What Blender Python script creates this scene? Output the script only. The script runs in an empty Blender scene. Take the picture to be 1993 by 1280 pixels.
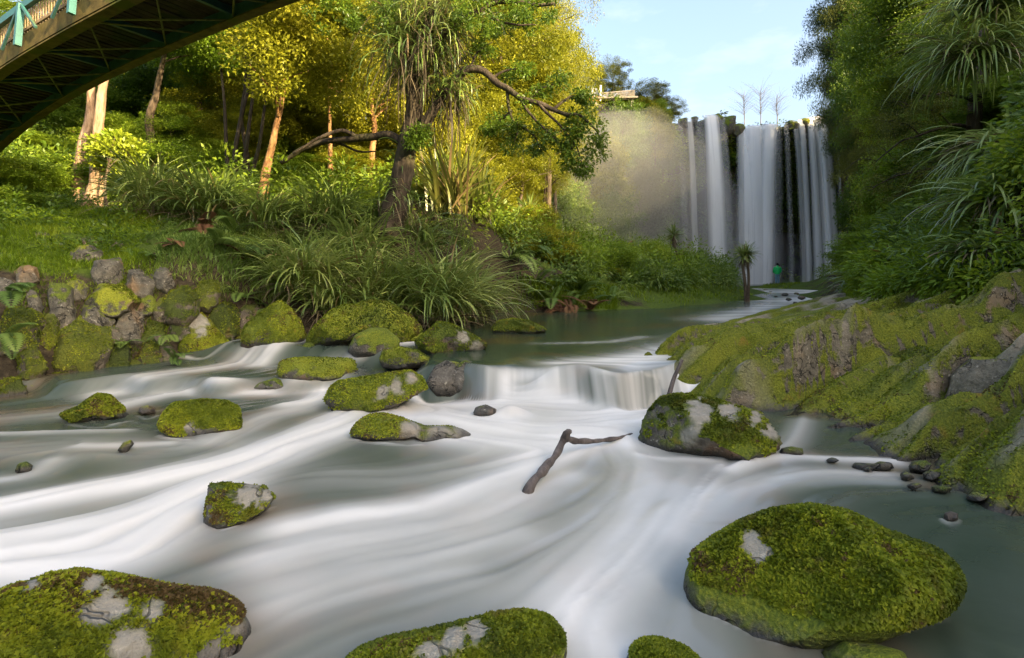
import bpy, math, random
import numpy as np
from mathutils import Vector
random.seed(7)
RNG = np.random.default_rng(11)
C = bpy.context.scene.collection
# ------------------------------------------------------------------ camera geometry (photo pixels 1993 x 1280)
F, CX, YH, HC = 1107.0, 996.5, 535.0, 1.4
ZL, ZU, ZF = 0.0, 0.36, 0.50            # water levels: near pool, pool above the cascade, plunge pool
def P(px, py, D): return np.array([(px-CX)/F*D, D, HC-(py-YH)/F*D])
def WD(py, z): return F*(HC-z)/(py-YH)
def W(px, py, z=0.0): return P(px, py, WD(py, z))
def nrm(v): return v/np.maximum(np.linalg.norm(v, axis=-1, keepdims=True), 1e-9)
def sstep(a, b, x):
    t = np.clip((x-a)/(b-a), 0, 1); return t*t*(3-2*t)
# ------------------------------------------------------------------ noise
def _h(ix, iy, iz, s):
    with np.errstate(over='ignore'):
        n = (ix.astype(np.int64)*374761393 + iy.astype(np.int64)*668265263 + iz.astype(np.int64)*2147483647 + s*974634777) & 0xffffffff
        n = ((n ^ (n >> 13))*1274126177) & 0xffffffff
        n = (n ^ (n >> 16)) & 0xffffffff
    return n/2147483647.5-1.0
def vn(p, s=0):
    p = np.asarray(p, float); i = np.floor(p); f = p-i; f = f*f*f*(f*(f*6-15)+10)
    x, y, z = i[..., 0], i[..., 1], i[..., 2]; fx, fy, fz = f[..., 0], f[..., 1], f[..., 2]
    def L(a, b, t): return a+(b-a)*t
    c = [[[_h(x+a, y+b, z+c_, s) for c_ in (0, 1)] for b in (0, 1)] for a in (0, 1)]
    return L(L(L(c[0][0][0], c[1][0][0], fx), L(c[0][1][0], c[1][1][0], fx), fy), L(L(c[0][0][1], c[1][0][1], fx), L(c[0][1][1], c[1][1][1], fx), fy), fz)
def fbm(p, o=4, s=0, g=.5):
    p = np.asarray(p, float); r = 0; a = 1; t = 0
    for k in range(o): r = r+a*vn(p*2.03**k+17.1*k, s+k); t += a; a *= g
    return r/t
def n2(x, y, k=1, o=3, s=0): return fbm(np.stack([x*k, y*k, np.zeros_like(x)+.37], -1), o, s)
# ------------------------------------------------------------------ mesh + object helpers
class Geo:
    def __init__(s): s.v = []; s.f = []; s.n = 0; s.a = {}
    def add(s, V, Fs, **at):
        V = np.asarray(V, float).reshape(-1, 3); Fs = np.asarray(Fs, int)
        s.v.append(V); s.f.append(Fs+s.n)
        for k in set(list(at)+list(s.a)):
            l = s.a.setdefault(k, [np.zeros(s.n)] if s.n else [])
            l.append(np.broadcast_to(np.asarray(at.get(k, 0.0), float), (len(V),)))
        s.n += len(V); return s
    def mesh(s, name, mat, smooth=True):
        me = bpy.data.meshes.new(name); V = np.concatenate(s.v)
        me.vertices.add(len(V)); me.vertices.foreach_set('co', V.astype(np.float32).ravel())
        tot = np.concatenate([np.full(len(f), f.shape[1]) for f in s.f if len(f)]); idx = np.concatenate([f.ravel() for f in s.f if len(f)])
        me.loops.add(len(idx)); me.loops.foreach_set('vertex_index', idx.astype(np.int32))
        me.polygons.add(len(tot)); st = np.concatenate([[0], np.cumsum(tot)[:-1]])
        me.polygons.foreach_set('loop_start', st.astype(np.int32)); me.polygons.foreach_set('loop_total', tot.astype(np.int32))
        me.polygons.foreach_set('use_smooth', np.full(len(tot), smooth))
        for k, l in s.a.items():
            at = me.attributes.new(k, 'FLOAT', 'POINT'); at.data.foreach_set('value', np.concatenate(l).astype(np.float32))
        me.materials.append(mat); me.update(); me.validate(); return me
    def obj(s, name, mat, parent=None, smooth=True):
        return link(name, s.mesh(name, mat, smooth), parent)
def link(name, data, parent=None):
    o = bpy.data.objects.new(name, data); C.objects.link(o)
    if parent is not None: o.parent = parent
    return o
def tag(o, label=None, cat=None, group=None, kind=None, **kw):
    for k, v in (('label', label), ('category', cat), ('group', group), ('kind', kind)):
        if v: o[k] = v
    for k, v in kw.items(): o[k] = float(v)
    return o
def thing(name, label, cat, loc=(0, 0, 0), group=None):
    o = link(name, None); o.location = Vector(loc); return tag(o, label, cat, group)
def copy_tree(o, parent=None):
    c = o.copy(); C.objects.link(c)
    if parent is not None: c.parent = parent
    for ch in list(o.children): copy_tree(ch, c)
    return c
def tube(pts, rad, seg=8):
    p = np.asarray(pts, float); n = len(p); r = np.asarray(rad, float).ravel(); r = np.interp(np.linspace(0, 1, n), np.linspace(0, 1, len(r)), r) if len(r) > 1 else np.full(n, r[0])
    t = nrm(np.gradient(p, axis=0)); up = np.array([.13, .21, 1.]) if abs(nrm(p[-1]-p[0])[2]) < .9 else np.array([1., .1, .07])
    a = nrm(np.cross(t, up)); b = np.cross(t, a); an = np.linspace(0, 2*np.pi, seg, endpoint=False)
    V = p[:, None]+r[:, None, None]*(np.cos(an)[None, :, None]*a[:, None]+np.sin(an)[None, :, None]*b[:, None])
    i = np.arange(n-1)[:, None]*seg; j = np.arange(seg)[None]; j2 = (j+1) % seg
    Q = np.stack([i+j, i+j2, i+seg+j2, i+seg+j], -1).reshape(-1, 4)
    V = V.reshape(-1, 3); V = np.concatenate([V, p[:1], p[-1:]]); k = n*seg
    return V, Q, np.concatenate([np.stack([j[0]*0+k, j2[0], j[0]], -1), np.stack([j[0]*0+k+1, (n-1)*seg+j[0], (n-1)*seg+j2[0]], -1)])
def add_tube(g, pts, rad, seg=8, **at):
    V, Q, T = tube(pts, rad, seg); n = g.n; g.add(V, Q, **at); g.f.append(T+n); return g
def spline(pts, n=24):
    p = np.asarray(pts, float); m = len(p); u = np.linspace(0, m-1, n); i = np.clip(np.floor(u).astype(int), 0, m-2); t = (u-i)[:, None]
    g = lambda k: p[np.clip(k, 0, m-1)]
    a, b, c, d = g(i-1), g(i), g(i+1), g(i+2)
    return .5*((2*b)+(c-a)*t+(2*a-5*b+4*c-d)*t*t+(3*b-a-3*c+d)*t**3)
BOXF = np.array([[0, 1, 3, 2], [4, 6, 7, 5], [0, 4, 5, 1], [2, 3, 7, 6], [0, 2, 6, 4], [1, 5, 7, 3]])
def bar(g, a, b, w, h, up=(0, 0, 1)):
    a, b = np.asarray(a, float), np.asarray(b, float); t = nrm(b-a); s = nrm(np.cross(t, np.asarray(up, float))); u = np.cross(s, t)
    V = [e+s*sx*w/2+u*sz*h/2 for e in (a, b) for sx in (-1, 1) for sz in (-1, 1)]
    return g.add(V, BOXF)
def grid_faces(ny, nx):
    i = np.arange(ny-1)[:, None]*nx+np.arange(nx-1)[None]
    return np.stack([i, i+1, i+nx+1, i+nx], -1).reshape(-1, 4)
_ico = {}
def ico(sub):
    if sub not in _ico:
        import bmesh
        bm = bmesh.new(); bmesh.ops.create_icosphere(bm, subdivisions=sub, radius=1)
        _ico[sub] = (np.array([v.co[:] for v in bm.verts]), np.array([[v.index for v in f.verts] for f in bm.faces])); bm.free()
    return _ico[sub]
# leaf cards: a bent diamond for every leaf
def leaves(g, pos, dirs, nor, L, Wd, bend=.15, rnd=None):
    n = len(pos); dirs = nrm(dirs); side = nrm(np.cross(dirs, nor)); up = np.cross(side, dirs)
    L = np.broadcast_to(L, (n,))[:, None]; Wd = np.broadcast_to(Wd, (n,))[:, None]
    m = pos+dirs*L*.45+up*L*bend
    V = np.stack([pos, m+side*Wd/2, pos+dirs*L, m-side*Wd/2], 1)
    r = RNG.random(n) if rnd is None else rnd
    return g.add(V.reshape(-1, 3), np.arange(4*n).reshape(n, 4), rnd=np.repeat(r, 4))
# strap leaves: arching ribbons
def straps(g, base, az, e0, droop, L, wd, S=7, vfold=.0, rnd=None):
    n = len(base); t = np.linspace(0, 1, S+1)
    el = e0[:, None]-droop[:, None]*t[None]**1.3
    dx = np.cos(el); dz = np.sin(el); st = (L/S)[:, None]
    h = np.concatenate([np.zeros((n, 1)), np.cumsum(dx[:, :-1]*st, 1)], 1); z = np.concatenate([np.zeros((n, 1)), np.cumsum(dz[:, :-1]*st, 1)], 1)
    ca, sa = np.cos(az)[:, None], np.sin(az)[:, None]
    c = base[:, None]+np.stack([h*ca, h*sa, z], -1)
    tw = RNG.normal(0, .35, n)[:, None]
    prof = np.minimum(1, .55+t*2)*np.sqrt(np.clip(1-t**2.2, 0, 1))
    s = np.stack([-sa*np.cos(tw)+0*h, ca*np.cos(tw)+0*h, np.sin(tw)+0*h], -1)*(wd[:, None]*prof[None]/2)[..., None]
    V = np.stack([c+s, c-s], 2).reshape(n, -1, 3)
    q = np.array([[2*k, 2*k+1, 2*k+3, 2*k+2] for k in range(S)])
    Fs = (np.arange(n)[:, None, None]*(2*(S+1))+q[None]).reshape(-1, 4)
    r = RNG.random(n) if rnd is None else rnd
    return g.add(V.reshape(-1, 3), Fs, rnd=np.repeat(r, 2*(S+1)))
def fern_frond(g, base, az, e0, droop, L, k=22, wl=.2, rnd=.5):
    t = np.linspace(.06, 1, k); el = e0-droop*t**1.2; st = L/k
    c = base+np.stack([np.cumsum(np.cos(el))*st*math.cos(az), np.cumsum(np.cos(el))*st*math.sin(az), np.cumsum(np.sin(el))*st], -1)
    T = nrm(np.gradient(c, axis=0)); S = nrm(np.cross(T, [0, 0, 1.])); N = np.cross(S, T)
    ln = wl*L*np.sin(np.pi*np.clip(t*.93+.05, 0, 1))**.7+.01
    for sg in (-1, 1):
        leaves(g, c, sg*S+.45*T-.2*N, N, ln, st*1.05, .08, rnd=np.clip(rnd+RNG.normal(0, .08, k), 0, 1))
    add_tube(g, c[::3], np.linspace(.006, .002, len(c[::3])), 4, rnd=.1)
# ------------------------------------------------------------------ node helpers
class NT:
    def __init__(s, name):
        s.m = bpy.data.materials.new(name); s.m.use_nodes = True; s.t = s.m.node_tree; s.t.nodes.clear()
        s.out = s.t.nodes.new('ShaderNodeOutputMaterial')
    def set(s, sock, v):
        if isinstance(v, bpy.types.NodeSocket): s.t.links.new(v, sock)
        elif isinstance(v, (tuple, list)) and len(v) == 3 and sock.type == 'RGBA': sock.default_value = (*v, 1)
        else: sock.default_value = v
    def n(s, ty, o=0, props=None, **kw):
        nd = s.t.nodes.new('ShaderNode'+ty)
        for k, v in (props or {}).items(): setattr(nd, k, v)
        for k, v in kw.items():
            key = int(k[1:]) if k[0] == 'i' and k[1:].isdigit() else k.replace('_', ' ')
            s.set(nd.inputs[key], v)
        return nd.outputs[o]
    def math(s, op, a, b=0.0, c=None, clamp=False):
        kw = {'i0': a, 'i1': b}
        if c is not None: kw['i2'] = c
        return s.n('Math', props={'operation': op, 'use_clamp': clamp}, **kw)
    def mix(s, f, a, b): 
        nd = s.t.nodes.new('ShaderNodeMix'); nd.data_type = 'RGBA'
        s.set(nd.inputs[0], f); s.set(nd.inputs[6], a); s.set(nd.inputs[7], b); return nd.outputs[2]
    def noise(s, co, sc, det=4, rough=.55, o=0, dist=0.0): return s.n('TexNoise', o, Vector=co, Scale=sc, Detail=det, Roughness=rough, Distortion=dist)
    def ramp(s, f, stops):
        nd = s.t.nodes.new('ShaderNodeValToRGB'); cr = nd.color_ramp
        while len(cr.elements) < len(stops): cr.elements.new(.5)
        for e, (p, c) in zip(cr.elements, stops): e.position = p; e.color = (*c, 1) if len(c) == 3 else c
        s.set(nd.inputs[0], f); return nd.outputs[0]
    def mapr(s, v, a, b, c=0.0, d=1.0): return s.n('MapRange', props={'interpolation_type': 'SMOOTHSTEP'}, i0=v, i1=a, i2=b, i3=c, i4=d)
    def attr(s, name, o=2, ty='GEOMETRY'): return s.n('Attribute', o, props={'attribute_name': name, 'attribute_type': ty})
    def bsdf(s, **kw): return s.n('BsdfPrincipled', **kw)
    def done(s, surf): s.t.links.new(surf, s.out.inputs['Surface']); return s.m
def g3(v): return (v, v, v)
def leaf_mat(name, dark, mid, light, trans=.35, rough=.45, spec=.3, dead=None, hue=.5, tint=()):
    t = NT(name); r = t.attr('rnd'); oi = t.n('ObjectInfo', 5)
    pos = t.n('NewGeometry', 0); big = t.noise(pos, .55, 2)
    f = t.math('ADD', t.math('MULTIPLY', r, .62), t.math('ADD', t.math('MULTIPLY', t.math('SUBTRACT', big, .5), 1.1), t.math('MULTIPLY', t.math('SUBTRACT', oi, .5), hue)))
    f = t.math('ADD', f, .18)
    st = [(0, dark), (.45, mid), (.85, light)]
    col = t.ramp(f, st)
    for tc_, sc_, lo_, hi_ in tint: col = t.mix(t.math('MULTIPLY', t.mapr(t.noise(pos, sc_, 5, .65), lo_, hi_), .6), col, tc_)
    if dead: col = t.mix(t.math('GREATER_THAN', r, 1-dead[1]), col, dead[0])
    b = t.bsdf(Base_Color=col, Roughness=rough, i13=spec) if False else t.bsdf(Base_Color=col, Roughness=rough, Specular_IOR_Level=spec)
    tr = t.n('BsdfTranslucent', Color=t.mix(.25, col, light))
    return t.done(t.n('MixShader', i0=trans, i1=b, i2=tr))
# ------------------------------------------------------------------ materials
def rock_mat(name, moss_cols, rock_cols, warm=(.2, .12, .07), nzw=.55, nz0=0.0, crack=2.6):
    t = NT(name); geo = t.t.nodes.new('ShaderNodeNewGeometry'); pos, nor = geo.outputs[0], geo.outputs[1]
    xyz = t.t.nodes.new('ShaderNodeSeparateXYZ'); t.set(xyz.inputs[0], pos); z = xyz.outputs[2]
    nx = t.t.nodes.new('ShaderNodeSeparateXYZ'); t.set(nx.inputs[0], nor); nz = nx.outputs[2]
    patch = t.noise(pos, 2.3, 5, .6); mid = t.noise(pos, 11, 4, .6); fine = t.noise(pos, 55, 4, .65); vor = t.n('TexVoronoi', 0, Vector=pos, Scale=42.0)
    mo = t.attr('moss', 2, 'OBJECT'); wl = t.attr('wet_level', 2, 'OBJECT'); bare = t.attr('bare'); oi = t.n('ObjectInfo', 5)
    m = t.math('ADD', t.math('MULTIPLY', t.math('SUBTRACT', nz, nz0), nzw), t.math('MULTIPLY', t.math('SUBTRACT', patch, .5), 2.4))
    m = t.math('ADD', m, t.math('MULTIPLY', t.math('SUBTRACT', mid, .5), 1.1)); m = t.math('ADD', m, mo)
    m = t.mapr(m, -.06, .22); m = t.math('MULTIPLY', m, t.math('SUBTRACT', 1.0, bare), clamp=True)
    hgt = t.math('SUBTRACT', t.math('SUBTRACT', z, wl), t.math('MULTIPLY', t.math('SUBTRACT', mid, .5), .16))
    wet = t.mapr(hgt, .10, .0); m = t.math('MULTIPLY', m, t.mapr(hgt, .01, .08))
    mf = t.math('ADD', t.math('ADD', t.math('MULTIPLY', fine, .6), t.math('MULTIPLY', patch, .35)), t.math('MULTIPLY', t.math('SUBTRACT', oi, .5), .25))
    mcol = t.ramp(mf, [(.25, moss_cols[0]), (.48, moss_cols[1]), (.68, moss_cols[2])])
    mcol = t.mix(t.mapr(t.noise(pos, 4.1, 3), .62, .75), mcol, moss_cols[3])
    rf = t.math('ADD', t.math('MULTIPLY', mid, .6), t.math('MULTIPLY', fine, .4))
    rcol = t.ramp(rf, [(.3, rock_cols[0]), (.5, rock_cols[1]), (.72, rock_cols[2])])
    rcol = t.mix(t.mapr(t.noise(pos, 1.7, 3), .55, .72), rcol, warm)
    wob = t.t.nodes.new('ShaderNodeVectorMath'); wob.operation = 'ADD'; t.set(wob.inputs[0], pos); t.set(wob.inputs[1], t.n('VectorMath', 0, props={'operation': 'SCALE'}, i0=t.noise(pos, 3.5, 3, o=1), Scale=.35)) if False else t.set(wob.inputs[1], t.noise(pos, 3.5, 3, o=1))
    ce = t.n('TexVoronoi', 0, props={'feature': 'DISTANCE_TO_EDGE'}, Vector=wob.outputs[0], Scale=crack); ck = t.math('MULTIPLY', t.mapr(ce, .035, .0), t.mapr(t.noise(pos, 1.9, 2), .42, .6))
    rcol = t.mix(t.math('MULTIPLY', ck, .8), rcol, (.015, .013, .010))
    lich = t.mapr(t.noise(pos, 19, 5, .7), .60, .66); rcol = t.mix(t.math('MULTIPLY', lich, .7), rcol, rock_cols[3])
    rcol = t.mix(t.math('MULTIPLY', bare, .55), rcol, rock_cols[3])
    rcol = t.mix(t.math('MULTIPLY', wet, .85), rcol, (.012, .011, .010))
    col = t.mix(m, rcol, mcol)
    rough = t.math('SUBTRACT', .85, t.math('MULTIPLY', wet, .55))
    bh = t.math('ADD', t.math('MULTIPLY', fine, t.math('ADD', .4, t.math('MULTIPLY', m, .8))), t.math('ADD', t.math('SUBTRACT', t.math('MULTIPLY', mid, 1.2), t.math('MULTIPLY', ck, t.math('SUBTRACT', 1.4, m))), t.math('MULTIPLY', t.math('MULTIPLY', vor, m), .5)))
    bmp = t.n('Bump', Strength=.9, Distance=.03, Height=bh)
    return t.done(t.bsdf(Base_Color=col, Roughness=rough, Specular_IOR_Level=.35, Normal=bmp))
MOSS = [(.030, .048, .005), (.13, .165, .012), (.28, .29, .018), (.24, .17, .015)]
ROCK = [(.03, .026, .021), (.10, .09, .072), (.20, .18, .15), (.40, .37, .30)]
M = {}
M['rock'] = rock_mat('mossy_stone', MOSS, ROCK)
M['outcrop'] = rock_mat('mossy_bedrock', [(.030, .046, .006), (.13, .155, .012), (.27, .275, .018), (.24, .17, .02)], [(.05, .042, .03), (.15, .125, .085), (.28, .235, .165), (.44, .37, .27)], (.24, .16, .08), 1.3, .45, 3.2)
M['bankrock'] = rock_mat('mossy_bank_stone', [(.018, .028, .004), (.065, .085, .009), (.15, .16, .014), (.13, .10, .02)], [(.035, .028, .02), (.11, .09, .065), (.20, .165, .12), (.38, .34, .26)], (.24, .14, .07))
M['drystone'] = rock_mat('dry_stone', MOSS, [(.035, .031, .024), (.10, .09, .066), (.19, .168, .125), (.36, .33, .26)], (.20, .125, .06))
M['mosstuft'] = leaf_mat('moss_tuft', (.036, .056, .005), (.165, .205, .012), (.33, .35, .02), .28, .6, .2, hue=.15, tint=(((.12, .095, .014), 4.5, .53, .68), ((.035, .055, .007), 3.1, .52, .66), ((.22, .20, .05), 9, .60, .72)), dead=((.10, .065, .025), .05))
M['gold'] = leaf_mat('golden_leaf', (.06, .085, .005), (.21, .22, .011), (.39, .37, .03), .45, .5, .25, hue=.35)
M['green'] = leaf_mat('green_leaf', (.038, .075, .008), (.105, .18, .015), (.23, .30, .025), .42, .42, .35)
M['lime'] = leaf_mat('bright_leaf', (.07, .13, .009), (.18, .28, .017), (.32, .38, .03), .42, .45, .3, dead=((.16, .09, .03), .03))
M['dark'] = leaf_mat('dark_leaf', (.016, .030, .008), (.042, .068, .016), (.095, .125, .03), .30, .45, .3)
M['pine'] = leaf_mat('needle_leaf', (.035, .05, .010), (.10, .12, .018), (.20, .20, .03), .35, .55, .2)
M['flax'] = leaf_mat('strap_leaf', (.05, .09, .02), (.155, .23, .043), (.32, .37, .10), .32, .30, .55, dead=((.20, .14, .06), .06), hue=.3)
M['flaxgold'] = leaf_mat('pale_strap_leaf', (.05, .07, .012), (.12, .14, .025), (.24, .23, .05), .3, .35, .45, dead=((.25, .17, .08), .1), hue=.3)
M['deadstrap'] = leaf_mat('withered_strap_leaf', (.035, .028, .018), (.10, .078, .045), (.20, .16, .09), .2, .6, .2, hue=.2)
M['fern'] = leaf_mat('fern_leaf', (.04, .08, .016), (.11, .185, .034), (.23, .30, .06), .38, .45, .3, hue=.4)
M['deadfern'] = leaf_mat('withered_fern_leaf', (.045, .024, .014), (.13, .065, .034), (.22, .125, .06), .2, .7, .1)
M['grass'] = leaf_mat('grass_blade', (.05, .09, .006), (.14, .22, .010), (.27, .33, .022), .42, .5, .25, hue=0)
def bark(name, a, b, c, moss=.3):
    t = NT(name); co = t.n('TexCoord', 3); mp = t.n('Mapping', Vector=co, Scale=(5, 5, 1.2)); n1 = t.noise(mp, 2.2, 6, .65); n2_ = t.noise(co, 1.3, 3)
    col = t.ramp(n1, [(.3, a), (.5, b), (.7, c)]); col = t.mix(t.math('MULTIPLY', t.mapr(n2_, .5, .7), moss), col, (.06, .075, .012))
    return t.done(t.bsdf(Base_Color=col, Roughness=.85, Specular_IOR_Level=.2, Normal=t.n('Bump', Strength=.9, Distance=.05, Height=n1)))
M['bark'] = bark('brown_bark', (.035, .025, .017), (.10, .072, .048), (.19, .14, .095))
M['darkbark'] = bark('dark_bark', (.016, .012, .009), (.045, .034, .024), (.09, .07, .05))
M['palebark'] = bark('pale_bark', (.12, .07, .04), (.28, .18, .11), (.42, .31, .21), .15)
M['orangebark'] = bark('orange_bark', (.10, .05, .022), (.24, .125, .05), (.38, .23, .11), .2)
M['twig'] = bark('grey_twig', (.05, .04, .035), (.12, .10, .09), (.2, .17, .15), 0)
def flat(name, col, rough=.6, var=.25, sc=8, spec=.4, grime=None, metal=0.0):
    t = NT(name); co = t.n('TexCoord', 3); n1 = t.noise(co, sc, 5, .6)
    c = t.ramp(n1, [(.3, tuple(x*(1-var) for x in col)), (.7, tuple(min(1, x*(1+var)) for x in col))])
    if grime: c = t.mix(t.mapr(t.noise(co, sc*.35, 4), .5, .66), c, grime)
    return t.done(t.bsdf(Base_Color=c, Roughness=rough, Specular_IOR_Level=spec, Metallic=metal, Normal=t.n('Bump', Strength=.3, Distance=.01, Height=n1)))
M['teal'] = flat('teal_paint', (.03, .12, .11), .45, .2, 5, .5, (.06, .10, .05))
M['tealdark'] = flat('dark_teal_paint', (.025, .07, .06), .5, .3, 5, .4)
M['fascia'] = flat('mossy_timber', (.10, .072, .022), .8, .45, 6, .2, (.07, .075, .01))
M['boards'] = flat('old_deck_board', (.05, .035, .02), .85, .5, 4, .15, (.03, .035, .012))
M['rod'] = flat('mossy_steel_rod', (.13, .13, .04), .7, .35, 9, .3)
M['picket'] = flat('weathered_picket', (.24, .17, .10), .8, .35, 9, .2)
# ------------------------------------------------------------------ terrain
def pz(px, py, D): return tuple(P(px, py, D))
CTRL = [(0, 1, -.5), (-3, 3, -.5), (3, 1.5, -.5), (0, 5, -.5), (-5, 4.6, -.45), (-7.5, 4, -.3), (1, 5.6, -.5), (-2, 6.6, -.4), (-3.4, 7.4, -.25), (-7, 1, -.3), (0, -4, -.5), (4, -5, -.3), (-7, -5, -.2),
        (0, 9, -.1), (1.2, 8, -.1), (-1.6, 10.6, .0), (0, 12, .0), (3, 15, .0), (6.8, 19, .0), (9.8, 21, .0), (12, 27, .1), (17, 34, .1), (23, 42, .1), (21, 48, .05), (28, 50, .05), (17, 50, .1)]
for px, py, z in [(0, 772, 0), (140, 748, 0), (260, 733, 0), (345, 723, 0), (460, 705, 0), (600, 655, ZU), (820, 616, ZU), (950, 609, ZU), (1100, 606, ZU), (1200, 603, ZU), (1300, 599, ZU), (1400, 592, ZU), (1490, 583, ZU)]:
    p = W(px, py, z); CTRL.append((p[0], p[1]+.15, z-.02))
for px, py, z in [(1310, 667, ZU), (1350, 642, ZU), (1430, 624, ZU), (1540, 604, ZU), (1625, 586, ZU), (1330, 768, 0), (1500, 806, 0), (1650, 836, 0), (1745, 872, 0), (1775, 930, 0), (1993, 972, 0)]:
    p = W(px, py, z); CTRL.append((p[0]+.05, p[1], z-.02))
CTRL += [(3.4, 2.4, 0), (4.2, .5, 0), (4.6, -2, 0), (17.5, 31, ZU+.05), (26.4, 44, ZF+.05)]
for q in [(0, 450, 9.5), (100, 430, 12), (165, 405, 16), (0, 600, 7.3), (230, 500, 9.6), (400, 560, 9.4), (300, 405, 14), (500, 425, 14), (770, 425, 13), (620, 560, 10.8), (900, 450, 16), (1000, 480, 20), (1100, 505, 24),
          (1300, 532, 25), (1400, 547, 28), (1000, 562, 16.5), (1200, 572, 18.5), (1350, 585, 20.3), (1440, 566, 25), (1500, 553, 41), (1540, 553, 41.5), (1460, 560, 33), (720, 560, 12),
          (1993, 555, 6.8), (1800, 558, 9), (1700, 640, 7.5), (1600, 700, 6.8), (1850, 700, 5.6), (1993, 700, 4.9), (1993, 850, 4.05), (1450, 660, 7.7), (1385, 705, 7), (1400, 742, 6.8), (1560, 640, 9), (1700, 760, 5.9), (1850, 830, 4.7), (1620, 780, 6.0), (1880, 620, 6.6), (1800, 905, 4.1)]:
    CTRL.append(pz(*q))
CTRL += [(-15, 20, 5), (-20, 30, 8.5), (-10, 30, 6.2), (-5, 36, 5.5), (-30, 15, 9), (-15, 8, 3.8), (-20, 0, 5), (-11, 0, 2), (-9, 3, .9), (-10.5, 6, 2), (-30, -10, 8), (-8, 14, 3.1), (-3, 24, 3.3), (0, 45, 3), (8, 47, 1.2), (14, 49.5, .8), (3, 38, 2.2), (8, 34, 1.3), (-14, 44, 10), (-30, 40, 14),
         (5.3, 7, 1.3), (8.1, 12, 1.35), (12.6, 20, 1.25), (18.5, 30, 1.25), (24.6, 40, 1.3), (31, 47, 1.3), (12, 4, 8.4), (10, 1, 6), (16, 10, 11), (12.5, -3, 10.6), (9.5, -8, 5.5), (13, -9, 13.8), (13.2, -6, 13.2), (17, -6, 14), (8, -20, 3), (14, -24, 11), (16, 2, 11.5), (21.5, 17, 13), (32, 35, 15), (8, 6, 4.4), (11.5, 10.5, 5.3), (16.5, 18.5, 5.8), (28, 37, 7), (24, 27, 11),  # includes an unseen ridge behind the camera, heights shaped to shade the river
         (25, 5, 13), (30, 15, 16), (45, 30, 18), (7.5, 0, 3.2), (6.3, -8, 2), (20, -10, 14), (40, 0, 17)]
CTRL += [(2.0, 3.7, -.6), (2.2, 2.9, -.6), (1.7, 4.4, -.6), (6.2, 7.0, 1.2), (5.5, 5.2, .95), (7.2, 9, 1.3)]
CTRL = np.array(CTRL, float); cXY = CTRL[:, :2]
_d = np.linalg.norm(cXY[:, None]-cXY[None], axis=-1); _k = np.sqrt(_d**2+.5)
_w = np.linalg.solve(np.block([[_k+np.eye(len(cXY))*.02, np.ones((len(cXY), 1))], [np.ones((1, len(cXY))), np.zeros((1, 1))]]), np.append(CTRL[:, 2], 0))
CL = np.array([(-60, 40, 20), (-30, 44, 17), (-14, 47, 14), (-6, 48, 14.5), (0, 48.5, 15.5), (6, 50, 16.6), (10, 51, 17.2), (13, 52.8, 16.6), (15.5, 55.2, 16.6), (18, 56.3, 17.0), (21, 56.8, 17.5), (24, 57.3, 16.3), (28, 57.2, 16.8), (31.5, 57, 17.1), (33.6, 55.5, 17.2), (34.4, 52, 18.4), (34.2, 47, 19.5), (33.2, 42, 20), (33.4, 37, 19), (36, 33, 18), (60, 30, 22)], float)
CLP = spline(CL, 400); CLM = CLP[:int(np.argmax(CLP[:, 0] > 33.5))]
def cl_y(x):
    return np.interp(x, CLM[:, 0], CLM[:, 1])
OP = np.array([(2.0, 6.74, -.04), (2.55, 5.74, -.04), (3.0, 5.17, -.04), (3.1, 4.63, -.04), (2.78, 3.95, -.04), (3.12, 3.52, -.04), (3.3, 2.5, -.04), (3.5, 1.5, -.04), (2.3, 8.35, .33), (3.2, 10.3, .33), (4.8, 12.6, .33), (7.9, 16.3, .33),
               (1.2, 6.5, -.4), (1.5, 8, -.1), (1.8, 10, .0), (3.3, 13, .0), (1.9, 5.2, -.45), (2.0, 4.2, -.45), (1.9, 2.5, -.5), (2.2, 1.2, -.5), (6, 16, 0), (1.6, 12, 0), (1, 15, 0),
               (2.1, 6.9, .42), (2.25, 6.5, .28), (2.2, 7.6, .44), (2.75, 6.5, .36), (2.5, 7.2, .52), (3.2, 7.4, .50), (3.3, 6.2, .34), (3.3, 8.8, .46), (4.2, 6.6, .60), (4.6, 5.6, .64), (4.2, 9.5, .54), (5.5, 10.5, .68), (5, 7.5, .80), (6.2, 7, 1.08), (5.5, 5.2, .84), (4.3, 4.2, .52), (4.3, 3, .5), (7.2, 9, 1.32), (7, 11.5, .92), (6.5, 13.5, .56), (8, 13, 1.0), (8.6, 16, .7), (4.6, 1.5, .5), (8.4, 7, 1.3), (7.5, 5, 1.2), (8.5, 10, 1.35), (7, 2, 1.2)], float)
def _tps(d2): return .5*d2*np.log(d2+1e-9)
_A = np.block([[_tps(((OP[:, None, :2]-OP[None, :, :2])**2).sum(-1))+np.eye(len(OP))*.10, np.c_[np.ones(len(OP)), OP[:, :2]]], [np.c_[np.ones(len(OP)), OP[:, :2]].T, np.zeros((3, 3))]]); _ow = np.linalg.solve(_A, np.r_[OP[:, 2], 0, 0, 0])
def HO(x, y):
    q = np.stack([x.ravel(), y.ravel()], -1); return np.concatenate([_tps(((a[:, None]-OP[None, :, :2])**2).sum(-1))@_ow[:-3]+_ow[-3]+a@_ow[-2:] for a in np.array_split(q, 20)]).reshape(x.shape)
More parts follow.
